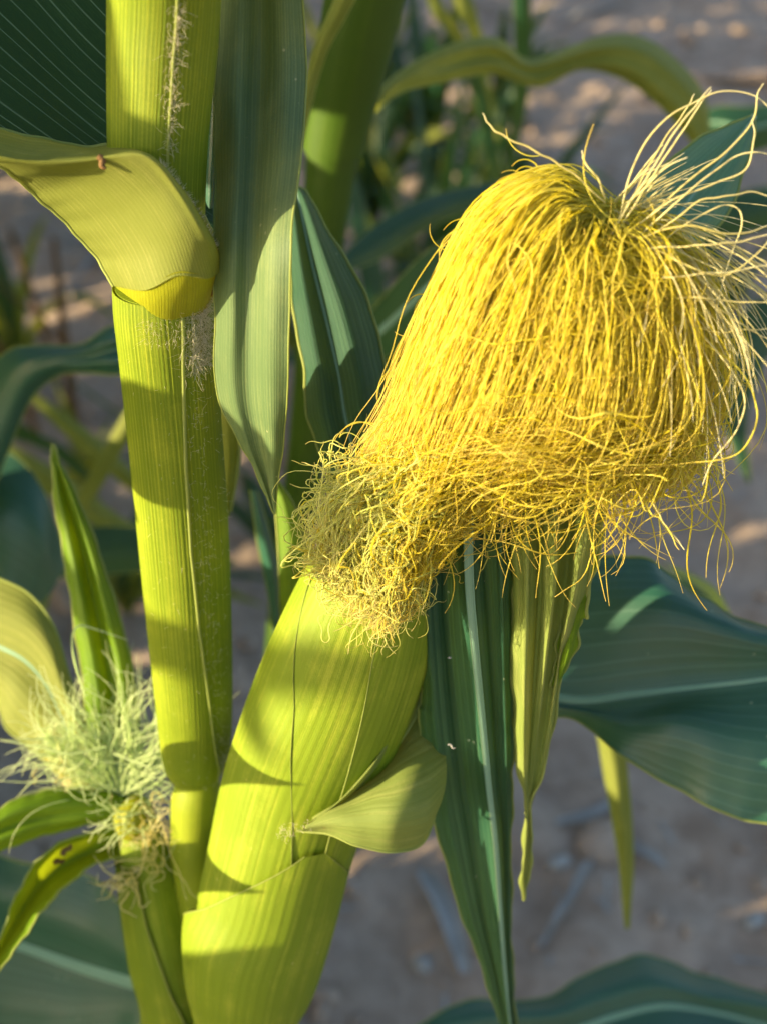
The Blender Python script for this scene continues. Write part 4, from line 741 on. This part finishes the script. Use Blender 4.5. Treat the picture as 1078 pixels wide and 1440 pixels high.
#BACK
# ------------------------------------------------------------------ blurred plants behind
def L5(rows): return rows
behind = empty('corn_plant', (0, 0, 0), 'out of focus corn plant behind, its thick stem leaning right of the hanging blade', 'corn plant')
g0 = P(np.array([380, 1060, 120.])); behind.location = Vector([float(g0[0]), float(g0[1]), 0])
tube('stalk', [(505, -260, 615, -260, 49, 1), (462, 0, 562, 0, 54, 1), (436, 160, 520, 160, 57.5, 1), (424, 330, 486, 330, 61, 1), (408, 600, 462, 600, 69, 1), (378, 850, 424, 850, 80, 1), (368, 1050, 402, 1050, 96, 1), (366, 1250, 396, 1250, 125, 1)], behind, M_['stem_shaded'], na=41, nv=70, stripes=24)
tube('leaf_sheath', [(505, -260, 615, -260, 49, 1), (462, 0, 562, 0, 54, 1), (436, 160, 520, 160, 57.5, 1), (430, 215, 506, 215, 58.6, 1)], behind, M_['stem_shaded'], na=41, nv=30, stripes=24, a0=[-100, -100, -80, 20], a1=[262, 262, 250, 130], off=.0022)
leaf('leaf', [[(404, 200, 53), (414, 205, 52.8), (424, 210, 53)], [(430, 110, 52), (438, 112, 51.7), (446, 116, 52)], [(440, 70, 51), (453, 66, 50.7), (462, 68, 51)], [(462, 20, 50), (474, 20, 49.7), (486, 24, 50)], [(490, -40, 49), (502, -40, 48.7), (516, -36, 49)], [(580, -200, 47), (582, -200, 47), (584, -200, 47)]], behind, M_['blade_under'], nu=13, nv=40, stripes=8, label='narrow pale blade crossing in front of the blurred stem')
leaf('leaf', [[(512, 175, 63), (515, 160, 62.6), (516, 145, 63)], [(560, 130, 66), (562, 112, 65.6), (566, 98, 66)], [(600, 118, 68), (604, 96, 67.4), (610, 72, 68)], [(640, 108, 70), (645, 85, 69.2), (655, 58, 70)], [(700, 104, 72), (700, 80, 71.2), (706, 54, 72)], [(752, 116, 74), (748, 104, 73.2), (748, 86, 74)], [(790, 120, 75), (792, 98, 74), (800, 76, 75)], [(826, 92, 76), (838, 80, 74.8), (850, 55, 76)],
    [(868, 108, 76.5), (884, 85, 75.2), (898, 54, 77)], [(918, 142, 77), (936, 120, 75.8), (950, 84, 77.6)], [(955, 160, 77.6), (970, 145, 76.8), (982, 118, 78)], [(992, 175, 78), (994, 172, 78), (998, 166, 78)]],
    behind, M_['blade_under'], nu=21, nv=90, stripes=12, rim=.0004, twist=0) if False else None
leaf('leaf', [[(512, 175, 63), (514, 168, 62.9), (515, 160, 62.6), (516, 152, 62.9), (516, 145, 63)], [(560, 132, 66), (561, 124, 65.8), (562, 114, 65.4), (564, 105, 65.8), (566, 98, 66)], [(622, 116, 69), (624, 104, 68.4), (626, 92, 68.6), (630, 76, 68.4), (636, 62, 69)], [(690, 104, 72), (690, 90, 71), (692, 78, 71.6), (696, 66, 71), (700, 54, 72)],
    [(756, 122, 74.4), (752, 112, 73.6), (750, 102, 74), (748, 92, 73.6), (746, 84, 74.4)], [(815, 98, 76), (820, 92, 74.6), (826, 82, 74.8), (834, 68, 74.4), (842, 52, 76)], [(872, 110, 76.6), (880, 98, 75), (888, 84, 75), (896, 68, 75), (904, 54, 77)], [(925, 148, 77), (934, 136, 75.8), (942, 122, 75.8), (950, 106, 75.8), (958, 92, 77.6)],
    [(968, 196, 78), (976, 186, 77.2), (982, 172, 77.2), (988, 158, 77.2), (992, 142, 78.4)], [(992, 235, 79), (993, 232, 79), (995, 230, 79), (997, 226, 79), (999, 224, 79)]], behind, M_['blade_under'], nu=25, nv=100, stripes=12, rim=.0004, rim_mat=M_['rim'], label='arching twisted blade reaching right across the top')
leaf('leaf', [[(470, 500, 66), (476, 512, 65.8), (484, 524, 66)], [(520, 440, 64), (535, 465, 63.2), (548, 500, 64)], [(580, 372, 62), (600, 405, 61), (618, 450, 62)], [(640, 325, 61), (665, 350, 60.2), (690, 400, 61)], [(700, 300, 61), (715, 318, 60.6), (730, 345, 61)], [(780, 285, 62), (782, 290, 62), (784, 296, 62)]], behind, M_['blade_far'], nu=15, nv=40, stripes=12, midrib=.002, label='broad dark blade rising right toward the silk')
leaf('leaf', [[(470, 372, 78), (474, 378, 77.8), (480, 386, 78)], [(520, 322, 80), (530, 340, 79.4), (542, 360, 80)], [(580, 285, 82), (590, 305, 81.2), (600, 322, 82)], [(640, 266, 84), (648, 282, 83.4), (656, 298, 84)], [(720, 255, 86), (722, 268, 85.4), (724, 280, 86)], [(800, 270, 88), (800, 273, 88), (800, 276, 88)]], behind, M_['blade_far'], nu=11, nv=36, stripes=8)
leaf('leaf', [[(352, 690, 52), (357, 690, 51.8), (362, 690, 52)], [(362, 760, 53), (372, 758, 52.6), (382, 756, 53)], [(376, 830, 54), (388, 826, 53.6), (398, 820, 54)], [(386, 910, 55), (392, 905, 54.8), (396, 900, 55)]], behind, M_['blade_top'], nu=9, nv=24, stripes=6)
leaf('leaf', [[(386, 676, 43), (389, 676, 42.9), (392, 677, 43)], [(388, 720, 43.2), (402, 716, 42.9), (414, 712, 43.2)], [(392, 780, 43.4), (412, 776, 43), (430, 770, 43.4)], [(394, 860, 43.6), (416, 850, 43.2), (442, 840, 43.6)], [(400, 940, 43.8), (420, 930, 43.6), (446, 920, 43.8)]], plant, M_['husk_young'], nu=13, nv=30, stripes=9, rim=.0005, label='short bright green blade standing behind the ear')
leaf('leaf', [[(322, 560, 47), (328, 560, 46.8), (334, 560, 47)], [(322, 640, 47), (330, 640, 46.8), (338, 640, 47)], [(318, 720, 47.4), (322, 720, 47.3), (326, 720, 47.4)]], behind, M_['blade_under'], nu=7, nv=16, stripes=4)

lp = empty('corn_plant', (0, 0, 0), 'blurred corn plant at the left edge with drooping bluish blades', 'corn plant')
g1 = ground_at(-160, 900); lp.location = Vector([float(g1[0]), float(g1[1]), 0]); 
b1 = P(np.array([-150, 560, 75.]))
stem_world('stalk', [(g1[0], g1[1], 0), tuple((b1+g1)/2+np.array([-.01, .02, .02])), tuple(b1), tuple(b1+np.array([-.02, -.12, .5]))], [.014, .013, .012, .01], lp, M_['stalk'])
leaf('leaf', [[(300, 470, 60), (300, 480, 59.6), (300, 490, 59.8), (300, 500, 59.6), (300, 510, 60)], [(172, 456, 60), (172, 475, 59), (172, 492, 59.4), (172, 508, 59), (172, 526, 60)], [(115, 484, 61), (116, 494, 59.8), (118, 503, 60), (122, 514, 59.8), (126, 524, 61)], [(58, 486, 62), (64, 500, 60.4), (70, 508, 60.4), (76, 517, 60.6), (84, 527, 62)], [(14, 492, 63), (22, 512, 61.4), (30, 528, 61.2), (38, 545, 61.6), (45, 560, 63)],
    [(-20, 530, 64.5), (-10, 560, 63), (0, 585, 62.8), (8, 608, 63.2), (14, 630, 64.5)], [(-60, 620, 66.5), (-52, 650, 65), (-44, 680, 65), (-36, 705, 65.4), (-26, 725, 66.5)], [(-110, 800, 70), (-108, 804, 70), (-106, 808, 70), (-103, 812, 70), (-100, 815, 70)]], lp, M_['blade_top'], nu=25, nv=60, stripes=14, rim=.0005, rim_mat=M_['rim'], label='blade arching in from the left edge and drooping')
leaf('leaf', [[(-200, 600, 73), (-200, 625, 72.6), (-200, 650, 73)], [(-60, 616, 70), (-60, 690, 69), (-60, 770, 70)], [(14, 636, 69), (8, 720, 68), (0, 815, 69)], [(62, 690, 69), (58, 755, 68.4), (36, 838, 69.4)], [(95, 790, 70), (80, 820, 69.8), (60, 850, 70)]], lp, M_['blade_top'], nu=15, nv=40, stripes=14, label='broad dark bluish blade above the rounded leaf')
leaf('leaf', [[(20, 790, 80), (24, 800, 79.8), (28, 815, 80)], [(80, 752, 80), (90, 780, 79.4), (100, 812, 80)], [(150, 740, 80), (160, 775, 79.4), (170, 806, 80)], [(240, 750, 80), (245, 775, 79.6), (250, 800, 80)], [(330, 790, 80), (331, 792, 80), (332, 794, 80)]], lp, M_['blade_far'], nu=11, nv=30, stripes=10)
leaf('leaf', [[(40, 560, 88), (44, 556, 88), (48, 552, 88)], [(100, 618, 89), (106, 608, 88.6), (114, 598, 89)], [(150, 662, 90), (156, 650, 89.6), (162, 640, 90)], [(210, 708, 91), (214, 698, 90.6), (220, 690, 91)], [(300, 760, 92), (301, 758, 92), (302, 756, 92)]], lp, M_['blade_under'], nu=9, nv=26, stripes=6, label='thin yellow green blade slanting down to the right')
leaf('leaf', [[(-20, 630, 96), (-18, 620, 96), (-16, 610, 96)], [(60, 690, 97), (70, 672, 96.6), (78, 660, 97)], [(140, 745, 98), (150, 730, 97.6), (158, 718, 98)], [(200, 780, 99), (208, 768, 98.6), (214, 758, 99)], [(280, 830, 99), (281, 828, 99), (282, 826, 99)]], lp, M_['blade_under'], nu=9, nv=26, stripes=6)
leaf('leaf', [[(40, 960, 82), (44, 960, 82), (48, 962, 82)], [(66, 800, 80), (72, 800, 79.8), (80, 802, 80)], [(130, 660, 78), (142, 662, 77.7), (152, 668, 78)], [(200, 540, 77), (212, 542, 76.8), (222, 548, 77)], [(260, 460, 76), (262, 461, 76), (264, 462, 76)]], lp, M_['blade_under'], nu=7, nv=24, stripes=5)

rp = empty('corn_plant', (0, 0, 0), 'blurred corn plant beyond the right edge, only blade pieces showing', 'corn plant')
g2 = ground_at(1250, 640); rp.location = Vector([float(g2[0]), float(g2[1]), 0]); b2 = P(np.array([1240, 300, 100.]))
stem_world('stalk', [(g2[0], g2[1], 0), tuple((b2+g2)/2), tuple(b2), tuple(b2+np.array([.02, -.1, .6]))], [.014, .013, .012, .01], rp, M_['stalk'])
leaf('leaf', [[(1240, 200, 100), (1240, 215, 99.5), (1240, 230, 100)], [(1120, 150, 98), (1120, 172, 97), (1120, 200, 98)], [(1050, 150, 97), (1052, 180, 96), (1056, 212, 97)], [(1000, 152, 97), (1004, 172, 96.4), (1010, 196, 97)], [(975, 180, 97), (976, 182, 97), (978, 186, 97)]], rp, M_['blade_far'], nu=11, nv=30, stripes=8, midrib=.002)
leaf('leaf', [[(1250, 420, 96), (1255, 436, 95.6), (1260, 452, 96)], [(1140, 400, 94), (1146, 430, 93.4), (1150, 462, 94)], [(1070, 420, 92), (1080, 455, 91.4), (1090, 490, 92)], [(1020, 470, 91), (1040, 500, 90.4), (1066, 530, 91)], [(1000, 530, 91), (1020, 560, 90.6), (1050, 585, 91)], [(1022, 610, 91), (1034, 620, 90.8), (1050, 628, 91)], [(1050, 680, 92), (1052, 680, 92), (1055, 679, 92)]], rp, M_['blade_far'], nu=13, nv=40, stripes=9)
leaf('leaf', [[(1160, 270, 120), (1160, 290, 119), (1160, 310, 120)], [(1090, 262, 119), (1090, 290, 118), (1090, 320, 119)], [(1020, 280, 118), (1024, 306, 117), (1030, 332, 118)], [(960, 350, 118), (962, 352, 118), (964, 354, 118)]], rp, M_['blade_far'], nu=9, nv=24, stripes=8)
leaf('leaf', [[(930, 792, 72), (940, 800, 71.8), (950, 812, 72)], [(968, 806, 73), (972, 826, 72.4), (976, 850, 73)], [(1005, 828, 74), (1004, 850, 73.6), (1002, 872, 74)], [(1030, 872, 75), (1030, 876, 75), (1028, 880, 75)]], plant, M_['blade_far'], nu=9, nv=20, stripes=7)

# young plants with grassy blades at the top
def tuft(px, py, n, h, w, seed, label, mats, spread=.25, cat='young plant', group=None):
    r = np.random.default_rng(seed); g = ground_at(px, py); root = empty('young_corn_plant', (g[0], g[1], 0), label, cat, group); b = np.array([g[0], g[1], 0.])
    for i in range(n):
        a = r.random()*6.28; L = h*r.uniform(.6, 1.1); out = spread*r.uniform(.3, 1.3); t = np.linspace(0, 1, 9)
        c = b+np.stack([out*t**1.6*np.cos(a), out*t**1.6*np.sin(a), L*(t-.38*r.random()*2*t**3)], -1)
        ww = w*r.uniform(.6, 1.2)*np.interp(t, [0, .3, .7, 1], [.5, 1, .8, .05])
        world_leaf('blade', ribbon_rows(c, ww, (math.cos(a+r.normal(0, .4)), math.sin(a), .5), .2), root, M_[mats[r.integers(len(mats))]], nu=5, nv=16, stripes=5)
    return root
YG = 'young grassy plants behind'
tuft(610, 500, 17, .62, .024, 21, 'tall tuft of grassy blades behind, left of the silk top', ['blade_far', 'blade_far', 'blade_under'])
tuft(700, 420, 13, .62, .024, 22, 'grassy tuft behind, just above the silk bell', ['blade_far', 'blade_far', 'blade_under'])
tuft(560, 400, 10, .4, .026, 23, 'small grassy tuft beside the blurred stem', ['blade_far'])
tuft(130, 700, 8, .3, .02, 24, 'low green tuft on the ground between stem and left edge', ['blade_far', 'blade_under'])
tuft(1010, 470, 8, .3, .03, 25, 'low green tuft behind the loose silks on the right', ['blade_far'])
tuft(440, 560, 9, .45, .03, 26, 'grassy tuft behind the upright husk leaf', ['blade_far', 'blade_far', 'blade_under'])
tuft(520, 330, 12, .5, .04, 31, 'broad leaved tuft behind the blurred stem and arching blade', ['blade_far', 'blade_far', 'blade_under'])
tuft(640, 560, 9, .5, .04, 32, 'dark tuft close behind the left shoulder of the silk', ['blade_far'])
tuft(600, 260, 14, .55, .045, 41, 'broad dark tuft at top centre behind the arching blade', ['blade_far', 'blade_far', 'blade_under'])
tuft(690, 230, 12, .5, .04, 42, 'tuft of narrow blades under the arching blade', ['blade_far'])
tuft(30, 560, 12, .4, .035, 43, 'green tuft at the left edge behind the drooping blade', ['blade_far', 'blade_under'])
tuft(180, 860, 9, .22, .025, 44, 'low green tuft between the small upright leaf and the stem', ['blade_far', 'blade_under'])
tuft(560, 640, 9, .5, .04, 45, 'dark tuft behind the silk where it meets the husk', ['blade_far'])
tuft(500, 240, 12, .6, .05, 51, 'leafy tuft beside the blurred stem at the top', ['blade_far', 'blade_under', 'blade_far'])
tuft(740, 330, 10, .45, .04, 52, 'low tuft beyond the silk crown', ['blade_far'])
tuft(400, 800, 8, .3, .028, 27, 'low tuft behind the foot of the hanging blade', ['blade_far'])
# two lit young blades at top
y = empty('young_corn_plant', P(np.array([660, 110, 105.])), 'lit yellow green forked shoot at the top', 'young plant'); gl = ground_at(700, 330); y.location = Vector([float(gl[0]), float(gl[1]), 0])
leaf('blade', [[(590, -30, 95), (597, -32, 94.8), (604, -34, 95)], [(608, 20, 96), (616, 14, 95.7), (624, 10, 96)], [(634, 52, 98), (640, 46, 97.8), (646, 40, 98)], [(660, 100, 101), (664, 98, 101), (668, 96, 101)]], y, M_['blade_under'], nu=9, nv=20, stripes=6)
leaf('blade', [[(610, -60, 95), (620, -64, 94.8), (632, -68, 95)], [(640, 10, 96), (650, 2, 95.7), (660, -6, 96)], [(662, 54, 98), (668, 46, 97.8), (674, 38, 98)], [(684, 110, 101), (687, 108, 101), (690, 106, 101)]], y, M_['blade_under'], nu=9, nv=20, stripes=6)
leaf('blade', [[(660, 90, 101), (665, 90, 100.8), (670, 90, 101)], [(672, 170, 110), (682, 170, 109.7), (692, 168, 110)], [(690, 260, 125), (696, 260, 124.8), (702, 260, 125)], [(700, 330, 200), (702, 330, 200), (704, 330, 200)]], y, M_['blade_far'], nu=7, nv=20, stripes=5)
leaf('blade', [[(720, -60, 100), (730, -60, 99.8), (740, -60, 100)], [(722, 40, 106), (734, 40, 105.7), (746, 40, 106)], [(722, 130, 118), (732, 130, 117.7), (742, 130, 118)], [(712, 240, 150), (716, 240, 150), (720, 240, 150)], [(700, 330, 215), (702, 330, 215), (704, 330, 215)]], y, M_['blade_far'], nu=7, nv=24, stripes=5)

# dry stems and straw
def dry_stem(pts, rad, label, mat='dry', name='dry_stem', cat='dry stem', group=None):
    root = pts[0]; w = [np.array(p, float) for p in pts]; o = empty(name, w[0], label, cat, group)
    st = stem_world('stem', w, rad, o, M_[mat], sides=7, K=16)
    d = w[-1]-w[0]; q = w[0]+d*.55; side = nrm(np.cross(d, CF)); stem_world('side_shoot', [q, q+side*.03+d*.12, q+side*.05+d*.3], [rad[-1]*.8, rad[-1]*.6, rad[-1]*.3], o, M_[mat], sides=6, K=8)
    return o
def up_px(px, py, h, lx=0, ly=0):
    g = ground_at(px, py); return [g-np.array([0, 0, .02]), g+np.array([lx*.4, ly*.4, h*.5]), g+np.array([lx, ly, h])]
dry_stem(up_px(112, 640, .36, .02), [.008, .007, .004], 'brown dry stem standing left of the main stem')
dry_stem(up_px(88, 560, .3, -.03), [.006, .005, .004], 'thin reddish dry stem near the left edge')
dry_stem(up_px(60, 620, .25, -.06), [.005, .004, .003], 'short leaning dry stem at the left')
def flat_straw(px, py, L, ang, w, label, mat='straw', name='straw_piece', bend=.1):
    g = ground_at(px, py); a = ang; d = np.array([math.cos(a), math.sin(a), 0]); n_ = np.array([-d[1], d[0], 0]); K = 9; t = np.linspace(-.5, .5, K)
    c = g+d*t[:, None]*L+n_*(bend*L*(t**2-.1))[:, None]; c[:, 2] = soil_h(c[:, 0], c[:, 1])+.006+.004*np.cos(t*5)
    o = empty(name, g, label, 'straw')
    world_leaf('husk_strip', ribbon_rows(c, w*np.interp(t, [-.5, -.2, .3, .5], [.5, 1, .9, .3]), (0, .2, 1), .35), o, M_[mat], nu=7, nv=14, stripes=6)
    stem_world('fibre', [c[1]+np.array([0, 0, .003]), c[4]+n_*w*.4+np.array([0, 0, .004]), c[7]+n_*w*.8], [.0012, .001, .0006], o, M_[mat], sides=5, K=8)
flat_straw(622, 1290, .13, 1.9, .022, 'pale straw piece on soil left of the hanging husk tips')
flat_straw(835, 1148, .10, .45, .016, 'pale straw lying slanted under the right blade')
flat_straw(895, 1196, .07, -.7, .014, 'short straw right of the thin blade tip')
flat_straw(800, 1270, .12, 1.0, .010, 'faint long straw on the bare soil right of the husk tip')
flat_straw(60, 345, .35, .05, .014, 'pale stalk lying flat at the upper left', bend=.03)
flat_straw(118, 400, .22, 1.45, .012, 'whitish straw standing out at left by dry stem')
flat_straw(840, 30, .3, .6, .03, 'pale straw at the top beyond the arching blade')
flat_straw(1050, 120, .25, .2, .035, 'tan husk scrap at the top right corner', mat='dry')
flat_straw(690, 15, .2, -.4, .03, 'light straw scrap at the top centre')
for px, py, r_, lb in ((593, 1350, .011, 'small white stone low beside the ear'), (782, 1222, .012, 'small pale stone under the pleated husk leaf'), (1060, 1290, .012, 'pinkish stone near the bottom right'), (1042, 45, .03, 'pale clod at the top right'), (968, 70, .03, 'light clod left of the top right corner')):
    g = ground_at(px, py); m = MB(); m.grid(blob(px)*r_+np.array([g[0], g[1], soil_h(g[0], g[1])+r_*.35]), blob(px)[..., :2]); o = m.build('stone', [M_['straw'] if r_ < .02 else M_['soil']]); tag(o, lb, 'stone')
mb = MB()
for i in range(260):
    y = RNG.uniform(.5, 4.2); x = RNG.uniform(-.1-.42*y, .1+.45*y); a = RNG.random()*6.28; L = RNG.uniform(.012, .05)*(.6+.25*y); w_ = RNG.uniform(.002, .005)*(.7+.2*y); t = np.linspace(-.5, .5, 5)
    c = np.stack([x+np.cos(a)*t*L, y+np.sin(a)*t*L-.1*L*t*t, t*0], -1); c[:, 2] = soil_h(c[:, 0], c[:, 1])+.004
    G = ribbon_rows(c, np.full(5, w_), (0, .1, 1), .3); mb.grid(G, G[..., :2]*40)
tag(mb.build('straw_litter', [M_['straw']]), 'short bits of straw and chaff scattered over the soil', kind='stuff')
# bits caught on the leaves
def bit(px, py, d, L, ang, label, mat='dry', r_=.0005, name='withered_anther'):
    p = P(np.array([px, py, d])); v = CR*math.cos(ang)+CU*math.sin(ang); n_ = CR*-math.sin(ang)+CU*math.cos(ang)
    m = MB(); strands_into(m, crom(np.array([p-v*L/2, p-v*L*.15+n_*L*.18, p+v*L*.2-n_*L*.08, p+v*L/2+n_*L*.1]), 12)[None], r_, 6, 0, taper=.4)
    tag(m.build(name, [M_[mat]]), label, 'anther')
bit(143, 229, 30.05, .0034, -1.1, 'brown withered anther stuck on the folded blade', r_=.0009)
bit(634, 1050, 38.9, .0026, -.5, 'cream fleck on the dark hanging husk leaf', 'straw', .0003)
bit(632, 925, 37.4, .0008, .5, 'tiny pale speck on the dark husk leaf above the fleck', 'straw', .0004)
bit(95, 1195, 45.9, .005, .9, 'brown crumb lying in the channelled husk leaf', 'dry', .0012)
bit(84, 1212, 45.9, .004, .3, 'second brown crumb lower in the channelled husk leaf', 'dry', .001)
